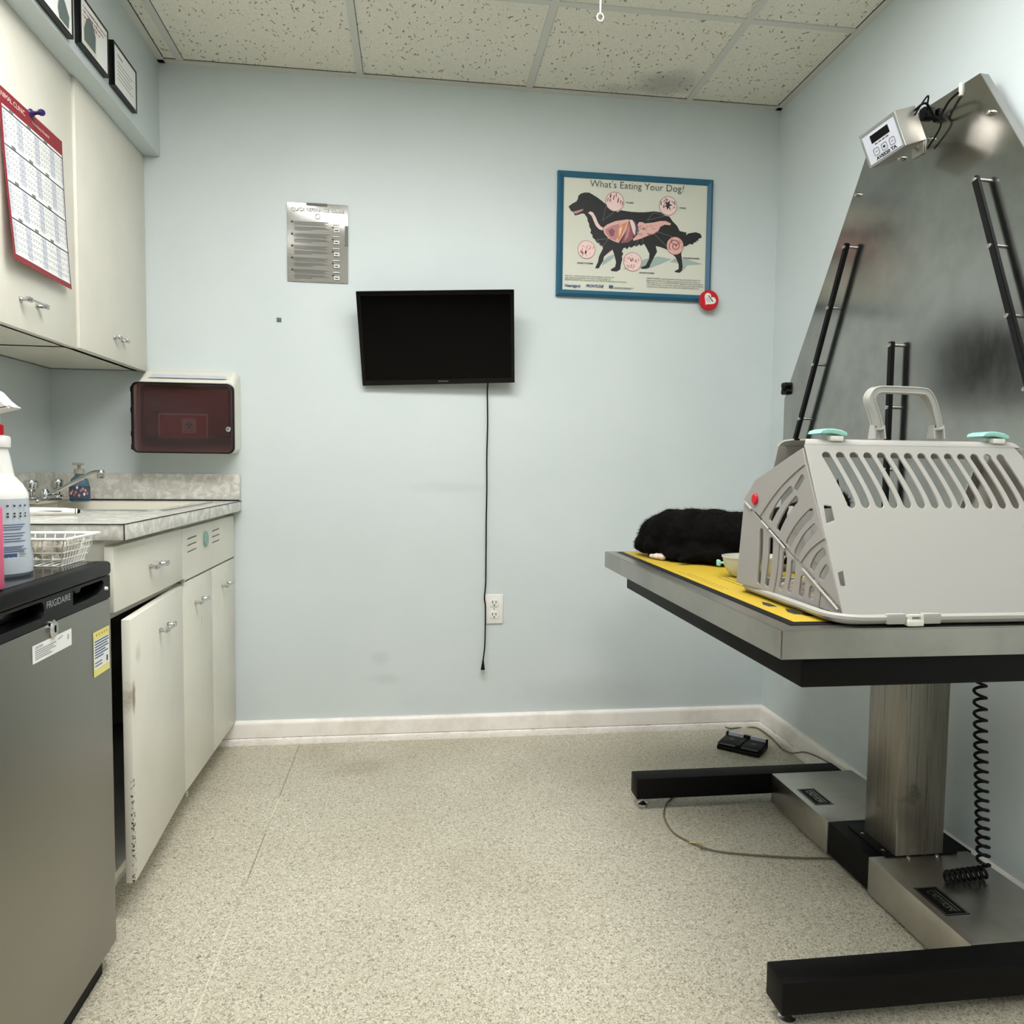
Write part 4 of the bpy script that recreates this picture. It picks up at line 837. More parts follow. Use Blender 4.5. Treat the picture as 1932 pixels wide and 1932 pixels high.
para(['HEARTGARD is well tolerated. All dogs should be tested for', 'heartworm infection before starting a preventive program.', 'Following the use of HEARTGARD, digestive and neurological', 'side effects have rarely been reported. For more information,', 'contact your veterinarian or visit www.HEARTGARD.com.'], 1016, [1535, 1530, 1555, 1560, 1520], 1200, 20, .03, .0075)
for s_, X0, X1, Y, sz_, sh_ in (('Heartgard', 232, 378, 1275, .015, 0), ('FRONTLINE', 428, 602, 1278, .014, .35)):
    x0_, z_ = zp(X0, Y); x1_, _z = zp(X1, Y); g.text(s_, sz_, 'blue_ink', T, (x0_+x1_)/2, z_, 0, width=x1_-x0_, bold=.0004, shear=sh_)
x0_, z_ = zp(655, 1290); g.rect(x0_, z_, x0_+.016, z_+.011, 'blue_ink', T); g.rect(x0_+.02, z_+.003, x0_+.095, z_+.0045, 'grey_ink', T); g.rect(x0_+.02, z_-.001, x0_+.085, z_+.0005, 'grey_ink', T)
g.build('poster_sheet', po)
# --- round heart button on the frame corner
hb = thing('heart_button', (1.998, -.03, 1.64), 'round red button with a white heart at the corner of the poster frame', 'button')
hc = on('Y', -.031, 1337.5, 566.5); T = MY(-.0225) @ Matrix.Translation((hc.x, hc.z, 0))
G().lathe([(.0365, 0), (.0385, .003), (.0385, .009), (.036, .012), (0, .0125)], 'red', T, 40).build('disc', hb)
heart = []
for k in range(40):
    t = 2*math.pi*k/40; x = 16*math.sin(t)**3; y = 13*math.cos(t)-5*math.cos(2*t)-2*math.cos(3*t)-math.cos(4*t); A = math.radians(-38)
    x, y = x*.00158, y*.00158+.002; heart.append((x*math.cos(A)-y*math.sin(A)-.001, x*math.sin(A)+y*math.cos(A)))
g = G(); g.plate(heart, [], .0003, 'white', T @ MZ(.0129)); TR = T @ MZ(.0133) @ Matrix.Rotation(math.radians(-52), 4, 'Z')
g.rect(-.016, .006, .014, .0095, 'ink', TR)
for k in range(4): g.rect(-.013, .002-k*.0038, .010-k*.002, .0032-k*.0038, 'grey_ink', TR)
g.build('heart_label', hb, 'white heart with grey print')

# ================================================================== STEEL PANEL BESIDE THE TABLE
P0 = Vector((2.22, -1.15, 1.9)); PN = Vector((-.998, -.063, 0)).normalized(); PD = Vector((-.063, .998, 0)).normalized()
def pp(s, z, off=0.0): q = P0+PD*s+PN*off; return Vector((q.x, q.y, z))
MP = Matrix(((-PD.x, 0, PN.x, P0.x), (-PD.y, 0, PN.y, P0.y), (0, 1, 0, 0), (0, 0, 0, 1)))     # local x -> -PD, y -> Z, z -> out of the panel
sp_ = thing('steel_panel', (2.2, -.95, .80), 'tall trapezoid brushed steel panel standing against the right wall behind the carrier', 'steel panel')
out = [(.8278, .815), (.8278, 1.283), (.4127, 1.9838), (.0186, 1.9838), (-.3965, 1.283), (-.3965, .815)]
g = G(); g.plate([(-s, z) for s, z in out], [], .003, 'panel', MP @ MZ(-.0015), .0005)
for k in range(len(out)):                                             # folded-back rim
    a, b_ = out[k], out[(k+1) % len(out)]
    g.add([pp(a[0], a[1], 0), pp(b_[0], b_[1], 0), pp(b_[0], b_[1], -.024), pp(a[0], a[1], -.024)], [[0, 1, 2, 3]], 'panel')
g.build('sheet', sp_)
for s in (-.2, .62): G().box((pp(s, 1).x+.005, -1.15+s-.02, 1.05), (W-.001, -1.15+s+.02, 1.6), 'panel', .002).build('wall_bracket', sp_)
def rail(s0, z0, s1, z1, posts):
    """black rubber rail held off the panel by bright posts"""
    a, b_ = pp(s0, z0, .024), pp(s1, z1, .024); d_ = (b_-a).normalized(); sd = d_.cross(PN).normalized()
    t_, w_ = .006, .0085; g = G()
    V = [q+PN*u*t_+sd*v*w_ for q in (a, b_) for u, v in ((-1, -1), (1, -1), (1, 1), (-1, 1))]
    bb = bmesh.new(); vs = [bb.verts.new(v) for v in V]
    for f in ((0, 1, 2, 3), (7, 6, 5, 4), (0, 4, 5, 1), (1, 5, 6, 2), (2, 6, 7, 3), (3, 7, 4, 0)): bb.faces.new([vs[i] for i in f])
    bmesh.ops.recalc_face_normals(bb, faces=bb.faces); bmesh.ops.bevel(bb, geom=bb.edges[:], offset=.002, segments=2, affect='EDGES'); g.bm(bb, 'rubber'); r_ = g.build('rubber_rail', sp_)
    for s, z in posts:
        g = G(); g.cyl(pp(s, z, 0), pp(s, z, .0185), .0042, 'chrome', 12); q = pp(s, z, .030); g.tube([q-PN*.001, q+PN*.003, q+PN*.0045], .006, 'chrome', 12, rad=[.0065, .0055, .002]); g.build('standoff', r_)
rail(.4700, 1.714, .7665, 1.010, [(.4767, 1.7044), (.5479, 1.5385), (.6163, 1.373), (.6839, 1.2045), (.752, 1.045)])
rail(.2580, 1.388, .2580, .925, [(.258, 1.3784), (.258, 1.2089), (.258, 1.0382)])
rail(-.0082, 1.730, -.28, .95, [(-.0115, 1.7226), (-.0670, 1.5538), (-.1240, 1.384), (-.1810, 1.215), (-.24, 1.05)])
for s, z in ((.4621, 1.8536), (-.0202, 1.8743), (.1703, 1.892), (.2776, 1.8873), (.60, 1.55), (-.1, 1.6)):
    if (s, z) in ((.60, 1.55), (-.1, 1.6)): continue
    g = G(); q = pp(s, z); g.tube([q, q+PN*.004, q+PN*.010, q+PN*.012], .006, 'chrome', 14, rad=[.0075, .0072, .006, .002]); g.build('screw', sp_)
g = G()
for dz in (-.011, .011):
    for ds in (-.006, .010):
        q = pp(.812+ds, 1.317+dz, .004); g.tube([q-PN*.008, q+PN*.008], .010, 'blackplast', 14)
g.box((pp(.812, 1.317).x-.02, pp(.825, 0).y-.008, 1.308), (pp(.812, 1.317).x+.006, pp(.800, 0).y+.004, 1.326), 'black', .003); g.build('edge_bumper', sp_, 'black bumper on the panel edge')

# --- weighing scale read-out on a bracket in front of the panel
wi = thing('scale_readout', (2.08, -1.0, 1.85), 'steel scale display box with grey label face mounted at the top of the panel', 'scale display')
BT = Matrix.Translation((2.066, -.99, 1.876)) @ Euler((math.radians(20.7), math.radians(-6.8), math.radians(-80.5)), 'XYZ').to_matrix().to_4x4()
w, h, dpt = .12, .09, .07
g = G(); g.box((-w/2, 0, -h/2), (w/2, dpt, h/2), 'box', .0025, T=BT); g.build('housing', wi)
FT = BT @ MY(0)
g = G(); g.plate([(-w/2+.001, -h/2+.001), (w/2-.001, -h/2+.001), (w/2-.001, h/2-.001), (-w/2+.001, h/2-.001)], [[(-w/2+.007, -h/2+.007), (w/2-.007, -h/2+.007), (w/2-.007, h/2-.008), (-w/2+.007, h/2-.008)]], .003, 'pull', FT @ MZ(.001), .0006); g.build('bezel', wi)
g = G(); g.rect(-w/2+.006, -h/2+.006, w/2-.006, h/2-.007, 'calband', FT, .0008); g.build('face_label', wi)
g = G(); g.rect(-.030, .008, .030, .028, 'black', FT, .0012); g.build('display', wi)
g = G()
for x in (-.024, .002, .028):
    g.plate(rr(x-.009, -.024, x+.009, -.006, .004), [rr(x-.0078, -.0228, x+.0078, -.0072, .003)], .0002, 'ink', FT @ MZ(.0012)); g.rect(x-.004, -.0155, x+.004, -.0142, 'ink', FT, .0012)
g.rect(-.002, -.018, .005, -.012, 'ink', FT, .0013)
for k in range(4): g.rect(-.022+k*.012, .0015, -.013+k*.012, .004, 'ink', FT, .0012)
g.text('AVS520 TA', .011, 'ink', FT, .002, -.0355, .0012, width=.068, bold=.0006); g.build('print', wi)
g = G(); q0 = BT @ Vector((0, dpt, 0)); q1 = pp(.215, 1.885)
g.tube([q0, q0.lerp(q1, .5), q1+PN*.001], .006, 'box', 12); g.box((q1.x-.004, q1.y-.022, q1.z-.018), (q1.x+.001, q1.y+.022, q1.z+.018), 'box', .001); g.build('arm', wi)
g = G(); c0 = BT @ Vector((.05, dpt*.9, .03)); 
g.tube(spline([c0, c0+Vector((.015, -.03, .012)), pp(.13, 1.925, .02), pp(.10, 1.955, .012), pp(.075, 1.965, .008)], 6), .0028, 'black', 8)
g.tube(spline([c0+Vector((0, -.01, -.01)), c0+Vector((.02, -.03, .03)), pp(.15, 1.955, .03), pp(.12, 1.91, .015), pp(.17, 1.87, .01)], 6), .0022, 'black', 8)
g.box(tuple(pp(.165, 1.945, .028)-Vector((.008, .010, .008))), tuple(pp(.165, 1.955, .012)+Vector((.008, .010, .012))), 'blackplast', .003); g.build('cable', wi)
g = G(); q = pp(.075, 1.97, .003); g.box(tuple(q-Vector((.002, .004, .012))), tuple(q+Vector((.004, .004, .018))), 'wire', .001); g.build('cable_clip', wi)

# ================================================================== EXAM TABLE
et = thing('exam_table', (1.85, -1.11, 0), 'stainless steel examination table on a pedestal with black base bars', 'exam table')
TX0, TX1, TY0, TY1, ZT = 1.4725, 2.155, -1.6905, -.557, .775
g = G(); bb = bmesh.new(); bmesh.ops.create_cube(bb, size=1)
for v in bb.verts: v.co = Vector(((TX0+TX1)/2+v.co.x*(TX1-TX0), (TY0+TY1)/2+v.co.y*(TY1-TY0), ZT-.0245+v.co.z*.049))
bmesh.ops.bevel(bb, geom=[e for e in bb.edges], offset=.0022, segments=2, affect='EDGES'); g.bm(bb, 'table'); g.build('tabletop', et)
g = G(); g.box((1.516, -1.678, .675), (2.10, -.655, .7258), 'black', .004); g.build('under_frame', et)
g = G(); g.box((2.045, -1.19, .098), (2.172, -1.062, .676), 'column', .004); g.build('column', et)
g = G()
g.box((2.0555, -1.1915, .49), (2.0575, -1.1885, .676), 'panel'); g.box((2.120, -1.1915, .10), (2.1215, -1.1885, .676), 'panel')
g.build('column_ribs', et)
for y0, y1 in ((-.6835, -.620), (-1.583, -1.5195)):
    b0 = G().box((1.5535, y0, .035), (2.215, y1, .0985), 'black', .003).build('base_bar', et)
    yc = (y0+y1)/2
    for x in (1.5805, 2.18):
        g = G(); g.cyl((x, yc, .012), (x, yc, .036), .0045, 'chrome', 12); g.lathe([(0, 0), (.0165, 0), (.0175, .003), (.0165, .010), (.010, .013), (.006, .018), (0, .018)], 'pull', Matrix.Translation((x, yc, .0002)), 24); g.build('levelling_foot', b0)
def caution(x0, x1, y0, y1, z, par):
    g = G(); g.box((x0, y0, z), (x1, y1, z+.0006), 'black'); T = Matrix(((0, -1, 0, (x0+x1)/2), (1, 0, 0, (y0+y1)/2), (0, 0, 1, z+.0009), (0, 0, 0, 1)))
    # lettering runs along the length of the shroud
    g.text('CAUTION', (x1-x0)*.42, 'pull', Matrix(((0, 1, 0, x0+(x1-x0)*.34), (-1, 0, 0, (y0+y1)/2), (0, 0, 1, z+.0009), (0, 0, 0, 1))), 0, 0, 0, width=(y1-y0)*.72)
    for k in range(2): g.rect(x0+(x1-x0)*(.60+.14*k), y0+.012, x0+(x1-x0)*(.64+.14*k), y1-.012, 'pull', MZ(z+.0009))
    g.plate([(x0+.002, y0+.002), (x1-.002, y0+.002), (x1-.002, y1-.002), (x0+.002, y1-.002)], [[(x0+.0035, y0+.0035), (x1-.0035, y0+.0035), (x1-.0035, y1-.0035), (x0+.0035, y1-.0035)]], .0002, 'pull', MZ(z+.0008))
    g.build('caution_plate', par, 'dark caution plate')
s1 = G().box((1.981, -1.000, .010), (2.245, -.684, .0985), 'shroud', .001).build('base_cover', et); caution(2.000, 2.055, -.905, -.80, .0985, s1)
s2 = G().box((1.981, -1.519, .010), (2.245, -1.182, .0985), 'shroud', .001).build('base_cover', et); caution(2.000, 2.055, -1.425, -1.32, .0985, s2)
G().box((1.984, -1.1815, .012), (2.255, -1.0005, .097), 'black', .002).build('base_block', et)
g = G(); g.box((2.02, -1.19, .0972), (2.21, -1.03, .101), 'black', .001)
bp = g.build('base_plate', et)
for x, y in ((2.033, -1.075), (2.033, -1.160), (2.075, -1.1965), (2.15, -1.1965)): G().lathe([(.005, 0), (.0048, .003), (.002, .0045), (0, .0045)], 'chrome', Matrix.Translation((x, max(y, -1.1965), .0985)), 10).build('bolt', bp)
# --- sheet on the table
tm = thing('table_mat', (1.75, -1.1, ZT), 'yellow printed sheet with black border lying on the steel table', 'mat')
G().box((1.5045, -1.658, ZT+.0002), (2.08, -.585, ZT+.0012), 'rubber', .0003).build('border_mat', tm)
G().box((1.522, -1.636, ZT+.0013), (2.06, -.592, ZT+.0018), 'yellow').build('yellow_sheet', tm)
g = G(); T = MZ(ZT+.0019)
for k in range(9): g.rect(1.60+k*.014, -1.38+k*.008, 1.603+k*.014, -1.13-.01*(k % 3), 'ink', T)
for x, y, l_ in ((1.545, -1.50, .05), (1.556, -1.575, .055), (1.57, -1.59, .03)): g.add([(x, y, 0), (x+.016, y-.004, 0), (x+.018, y+l_*.7, 0), (x+.010, y+l_, 0), (x-.002, y+l_*.4, 0)], [[0, 1, 2, 3, 4]], 'ink', T)
g.rect(1.540, -1.30, 1.5415, -1.02, 'ink', T); g.rect(1.552, -1.30, 1.5535, -1.06, 'ink', T)
g.build('sheet_print', tm)

# --- coiled cord and cables
cc_ = thing('coiled_cord', (2.20, -1.27, .1), 'black coiled cord hanging from under the table to the base', 'cord')
pts = []; n_ = 22; z0, z1 = .674, .125
for k in range(n_*12+1):
    t = k/(n_*12); tt = t**.80; z = z0+(z1-z0)*tt; A = 2*math.pi*k/12; yy = -1.245-.045*t; xx = 2.196
    R_ = .0125*min(1, k/8); pts.append((xx+R_*math.cos(A), yy+R_*math.sin(A)*1.0, z))
lx = [(2.196, -1.29, .125)]
for k in range(8*12+1):
    t = k/(8*12); A = 2*math.pi*k/12; lx.append((2.196-.115*t, -1.300+.013*math.sin(A)-.012*t, .0985+.0040+.0115+.0115*math.cos(A)))
g = G(); g.tube(pts, .0036, 'rubber', 7); g.tube(lx, .0036, 'rubber', 7); g.build('coil', cc_)
g = G(); cp_ = [(2.101, -.065, .022)]+[(on('Z', .004, *q_)) for q_ in ((1380, 1374.5), (1405, 1371.8), (1428, 1373.5))]+[Vector((2.252, -.10, .004)), Vector((2.250, -.17, .004)), Vector((2.238, -.26, .004)), Vector((2.243, -.32, .012)), Vector((2.250, -.40, .045)), Vector((2.254, -.50, .06)), Vector((2.256, -.60, .06)), Vector((2.258, -.75, .02))]
pdl = thing('foot_pedal', (2.10, -.19, 0), 'black double foot pedal on the floor by the back corner', 'foot pedal')
co_ = spline(cp_, 6); g.tube(co_, .0028, 'cord', 8); g.build('pedal_cord', pdl, 'grey cord')
a = on('Z', .0, 1352, 1413); b_ = on('Z', .0, 1432, 1431); ex = (b_-a); Lp = ex.length; ex.normalize(); ey = Vector((-ex.y, ex.x, 0)); Dp = .118
FTp = Matrix(((ex.x, ey.x, 0, a.x), (ex.y, ey.y, 0, a.y), (0, 0, 1, 0), (0, 0, 0, 1)))
g = G(); g.box((0, 0, .0005), (Lp, Dp, .016), 'rubber', .003, T=FTp); g.box((Lp*.455, .004, .016), (Lp*.545, Dp, .030), 'blackplast', .003, T=FTp); g.box((0.0, Dp-.014, .016), (Lp, Dp, .035), 'rubber', .002, T=FTp); g.build('base', pdl)
for k in range(2):
    x0_ = Lp*(.015+.53*k); x1_ = x0_+Lp*.44
    Tt = FTp @ Matrix.Translation((0, .004, .019)) @ Matrix.Rotation(math.radians(1), 4, 'X')
    pd_ = G().box((x0_, 0, 0), (x1_, Dp-.024, .007), 'blackplast', .002, T=Tt).build('pedal', pdl)
    g = G(); g.box((x0_+.004, -.001, .002), (x1_-.004, .0006, .0068), 'sticker', T=Tt); g.build('edge_strip', pd_)
    T_ = FTp @ Matrix.Translation((0, 0, .0354)); g = G(); g.rect(x0_+.008, Dp-.013, x1_-.004, Dp-.001, 'calband', T_)
    g.add([(x0_+.008, Dp-.0142, -.001), (x1_-.004, Dp-.0142, -.001), (x1_-.004, Dp-.0142, -.011), (x0_+.008, Dp-.0142, -.011)], [[0, 1, 2, 3]], 'calband', T_); g.build('label_strip', pd_)
    g = G(); xm = (x0_+x1_)/2; g.add([(xm-.010, .045, .0084), (xm+.010, .045, .0084), (xm, .062, .0084)] if k else [(xm-.010, .062, .0084), (xm, .045, .0084), (xm+.010, .062, .0084)], [[0, 1, 2]], 'sticker', Tt); g.build('arrow', pd_)
g = G(); q_ = [(2.20, -.606, .012), (2.165, -.50, .004)]+[tuple(on('Z', .0035, *w_)) for w_ in ((1480, 1457), (1440, 1450), (1400, 1448), (1370, 1452), (1345, 1461), (1320, 1474), (1290, 1490), (1264, 1508), (1254, 1525), (1254, 1545), (1270, 1570), (1300, 1588), (1330, 1600), (1360, 1607), (1420, 1613), (1500, 1618), (1555, 1619))]+[(1.9905, -1.012, .0035)]
g.tube(spline([Vector(w_) for w_ in q_], 6), .0026, 'cord', 8); o_ = g.build('floor_cable'); tag(o_, 'grey cable looping over the floor under the table bar', 'cable')
g = G(); q = on('Z', .006, 1328, 1600)
g.tube(spline([q+Vector((-.03, .03, .003)), q+Vector((-.005, .02, .002)), q, q+Vector((-.01, 0, -.002))], 4), .0018, 'brass', 6); tag(g.build('cable_tie'), 'small brown tie on the floor cable loop', 'cable tie')
# pull cord hanging from the ceiling
pc = thing('pull_cord', (1.30, -1.1, 2.0), 'white ceiling pull cord ending in a small ring', 'pull cord')
q = on('Y', -1.1, 1132.5, 34)
G().tube([(q.x, q.y, q.z+.012), (q.x+.0004, q.y, q.z+.12), (q.x-.0008, q.y, H-.012)], .0016, 'wire', 8).build('cord', pc)
G().tube([(q.x+.0072*math.sin(2*math.pi*k/24), q.y, q.z+.002+.0085*math.cos(2*math.pi*k/24)) for k in range(24)], .0014, 'wire', 8, True).build('ring', pc)
G().box((q.x-.012, q.y-.012, H-.013), (q.x+.012, q.y+.012, H), 'wire', .003).build('switch_housing', pc)

# ================================================================== PET CARRIER
pcx = thing('pet_carrier', (1.80, -1.49, ZT), 'warm white plastic pet carrier with slotted sides and mint latches on the table', 'pet carrier')
ZM = ZT+.0021
# tray with rounded corners and soft underside
def ringr(x0, y0, x1, y1, r_, z): return [(x, y, z) for x, y in rr(x0, y0, x1, y1, r_, 6)]
lv = [(.022, 0, .05), (.008, .004, .055), (.0, .011, .06), (.0, .016, .06), (.004, .019, .06), (.009, .019, .055), (.012, .006, .05)]
g = G(); rings = [ringr(1.567+i, -1.690+i, 2.045-i, -1.290-i, max(.02, r_-i), ZM+z) for i, z, r_ in lv]
n = len(rings[0]); V = [p for r_ in rings for p in r_]
g.add(V, [[j*n+k, j*n+(k+1) % n, (j+1)*n+(k+1) % n, (j+1)*n+k] for j in range(len(rings)-1) for k in range(n)]+[list(range(n))[::-1], [(len(rings)-1)*n+k for k in range(n)]], 'carrier'); tr = g.build('tray', pcx)
# front shell plane : bottom (-1.655, .789) to top (-1.530, 1.080)
FB = Vector((0, -1.655, .789)); FU = Vector((0, .125, .291)).normalized(); FN = Vector((0, -FU.z, FU.y))
MF = Matrix(((1, 0, FN.x, 0), (0, FU.y, FN.y, FB.y), (0, FU.z, FN.z, FB.z), (0, 0, 0, 1)))
Ls = .3167
slots = []
for k in range(14):
    xt = 1.6272+.02685*k; xb = 1.6565+.0270*k; w_ = .0086
    yt = (1.067-.789)/.291*Ls-w_; yb = (.967-.789)/.291*Ls+w_; L1 = []; R1_ = []
    for q_ in range(9):
        t = q_/8; y = yb+(yt-yb)*t; x = xb+(xt-xb)*t**1.25; L1.append((x-w_, y)); R1_.append((x+w_, y))
    top = [(xt+w_*math.cos(A), yt+w_*math.sin(A)) for A in (.5, 1.05, 1.57, 2.1, 2.65)]; bot = [(xb-w_*math.cos(A), yb-w_*math.sin(A)) for A in (.5, 1.05, 1.57, 2.1, 2.65)]
    slots.append(R1_+top+L1[::-1]+bot)
outl = [(1.600, -.001), (1.682, -.001), (1.684, -.006), (1.722, -.006), (1.724, -.001), (1.78, -.001), (1.782, -.004), (1.86, -.004), (1.862, -.001), (2.018, -.001), (2.030, .26), (2.022, .300), (2.010, .3167), (1.594, .3167), (1.589, .3167)]
sqh = [[(1.6005, .288), (1.609, .288), (1.608, .300), (1.6005, .300)], [(1.602, .165), (1.619, .171), (1.6175, .197), (1.6035, .199)], [(1.6055, .052), (1.6155, .052), (1.6155, .078), (1.6055, .075)]]
g = G(); g.plate(outl, slots+sqh[1:], .004, 'carrier', MF @ MZ(-.002), .0009)
# rounded shoulder and flat top strip
def shoulder(g, x0, x1, ysign, yc, m='carrier'):
    nA = 8; V = []
    for q_ in range(nA+1):
        t = q_/nA; A = t*math.radians(66.8); r_ = .018
        # start at slope top, curl to horizontal
        cy, cz = -1.530+r_*FU.z/1.0, 1.080-r_*FU.y
        y = cy-r_*math.cos(math.radians(23.2)+A); z = cz+r_*math.sin(math.radians(23.2)+A)
        dy = y-yc; y = yc+dy*ysign
        for x in (x0, x1):
            xi = x+(.010*t if x == x0 else -.012*t)
            V.append((xi, y, z))
    y_end, z_end = V[-1][1], V[-1][2]
    V += [(x0+.012, yc, z_end+.001), (x1-.014, yc, z_end+.001)]
    Fs = [[2*k, 2*k+1, 2*k+3, 2*k+2] for k in range(nA+1)]
    o = len(V); V += [(v[0], v[1]+(.003 if ysign > 0 else -.003)*.5, v[2]-.003) for v in V]
    Fs += [[f[3]+o, f[2]+o, f[1]+o, f[0]+o] for f in Fs]+[[2*k, 2*k+2, 2*k+2+o, 2*k+o] for k in range(nA+1)]+[[2*k+1, 2*k+1+o, 2*k+3+o, 2*k+3] for k in range(nA+1)]
    g.add(V, Fs, m); return z_end
YC = -1.490
zt_ = shoulder(g, 1.589, 2.022, 1, YC); fshell = g.build('front_shell', pcx)
# rear shell: mirrored, with its big door opening
MB_ = Matrix(((1, 0, 0, 0), (0, -FU.y, -FN.y, 2*YC-FB.y), (0, FU.z, FN.z, FB.z), (0, 0, 0, 1)))
g = G(); g.plate([(1.585, -.001), (2.02, -.001), (2.030, .26), (2.010, .3167), (1.577, .3167)], [rr(1.600, .02, 2.005, .295, .03)], .004, 'carrier', MB_ @ MZ(-.002), .0009)
shoulder(g, 1.577, 2.022, -1, YC); g.build('rear_shell', pcx)
# end wall with its diagonal fold
ED = Vector((1.6003, -1.6525, 0)); EE = Vector((-.0438, .318, 0)).normalized(); EN = EE.cross(Vector((0, 0, 1))) ; EN = -EN if EN.x > 0 else EN
ME = Matrix(((-EE.x, 0, EN.x, ED.x), (-EE.y, 0, EN.y, ED.y), (0, 1, 0, 0), (0, 0, 0, 1)))       # local x = -s
def S(s, z): return (-s, z)
def slot(a, b_, w_, bend=.0):
    a = Vector(a); b_ = Vector(b_); d_ = (b_-a); dn = d_.normalized(); n2 = Vector((-dn.y, dn.x)); Lf = []; Rt = []; w_ = w_*1.38
    a = a+dn*w_*.6; b_ = b_-dn*w_*.6; d_ = b_-a
    for q_ in range(7):
        t = q_/6; c = a+d_*t+n2*bend*math.sin(math.pi*t); Lf.append(c+n2*w_); Rt.append(c-n2*w_)
    e1 = [b_+n2*w_*math.cos(A)+dn*w_*math.sin(A) for A in (.6, 1.2, 1.95, 2.55)]; e0 = [a-n2*w_*math.cos(A)-dn*w_*math.sin(A) for A in (.6, 1.2, 1.95, 2.55)]
    return [S(p_.x, p_.y) for p_ in Lf+e1+Rt[::-1]+e0]
hinge0, hinge1 = (.3054, .9705), (.0045, .7935)
upper = [(.3054, .9725), (.267, 1.0128), (.122, 1.0735), (.1135, 1.05), (.004, .800)]
lower = [(.3054, .9680), (.3253, .7975), (.0045, .7905)]
g = G(); g.plate([S(*q_) for q_ in upper], [slot((.2138, .9363), (.1494, .9993), .0048, -.004), slot((.1385, .9972), (.1174, 1.0222), .0042), slot((.1876, .9196), (.1324, .982), .0048, -.004),
    slot((.1563, .894), (.0884, .960), .0062, -.004), slot((.1302, .8778), (.0771, .934), .0062, -.004), slot((.0843, .8578), (.0522, .8937), .0055, -.003), slot((.059, .8441), (.0428, .8664), .0052)], .004, 'carrier_in', ME @ MZ(-.002), .0007)
ew = g.build('end_wall', pcx)
g = G(); g.plate([S(*q_) for q_ in lower], [slot((.2447, .8070), (.2406, .9152), .0042, .002), slot((.2182, .8061), (.2078, .9003), .0048, .003), slot((.1716, .8065), (.1626, .8783), .0048, .002),
    slot((.1456, .8062), (.1364, .8655), .0050, .002), slot((.1116, .8029), (.1069, .8393), .0054), slot((.0843, .8021), (.0814, .8246), .0050)], .004, 'carrier_in', ME @ MZ(-.002), .0007)
g.build('end_flap', pcx)
g = G()
def epl(s, z, off=0.0): q_ = ED+EE*s+EN*off; return Vector((q_.x, q_.y, z))
def arc(a, b_, bend, r_=.0016):
    a = Vector(a); b_ = Vector(b_); d_ = b_-a; n2 = Vector((-d_.y, d_.x)).normalized()
    g.tube([epl(*(a+d_*t/8+n2*bend*math.sin(math.pi*t/8)), .0008) for t in range(9)], r_, 'carrier_in', 6)
arc((.2463, .9412), (.1135, 1.044), -.008); arc((.1153, .8648), (.0505, .9162), -.005); arc((.1956, .79), (.1808, .9017), .004); arc((.0621, .791), (.0579, .824), .001)
for t0, t1 in ((.03, .10), (.22, .30), (.31, .48), (.66, .98)):
    a = Vector(hinge0).lerp(Vector(hinge1), t0); b_ = Vector(hinge0).lerp(Vector(hinge1), t1); g.tube([epl(a.x, a.y, .0016), epl(b_.x, b_.y, .0016)], .0022, 'carrier', 8)
g.build('fold_hinge', pcx)
g = G(); rb = epl(.264, .974, 0); g.lathe([(.0095, 0), (.0095, .003), (.008, .0045), (0, .0045)], 'red', ME @ Matrix.Translation((-.264, .974, 0)), 24, 1, 1.15); g.build('end_button', pcx, 'red oval button')
# far end wall (plain, seen through the slots)
g = G(); g.add([(2.022, -1.650, .79), (2.022, -1.330, .79), (2.030, -1.450, 1.08), (2.030, -1.530, 1.08)], [[0, 1, 2, 3]], 'carrier_in'); g.add([(2.019, -1.650, .79), (2.019, -1.330, .79), (2.027, -1.450, 1.08), (2.027, -1.530, 1.08)], [[3, 2, 1, 0]], 'carrier_in'); g.build('far_end_wall', pcx)
# clips along the bottom edge
for x in (1.672, 1.735):
    G().box((x-.017, -1.6915, ZM+.004), (x+.017, -1.682, ZM+.0215), 'carrier', .002).build('clip', pcx)
g = G(); g.box((1.690, -1.695, ZM+.001), (1.719, -1.684, ZM+.012), 'offwhite', .002); g.plate([(1.692, ZM+.003), (1.718, ZM+.003), (1.718, ZM+.020), (1.692, ZM+.020)], [[(1.697, ZM+.008), (1.713, ZM+.008), (1.713, ZM+.017), (1.697, ZM+.017)]], .004, 'offwhite', MY(-1.692)); g.build('clip', pcx)
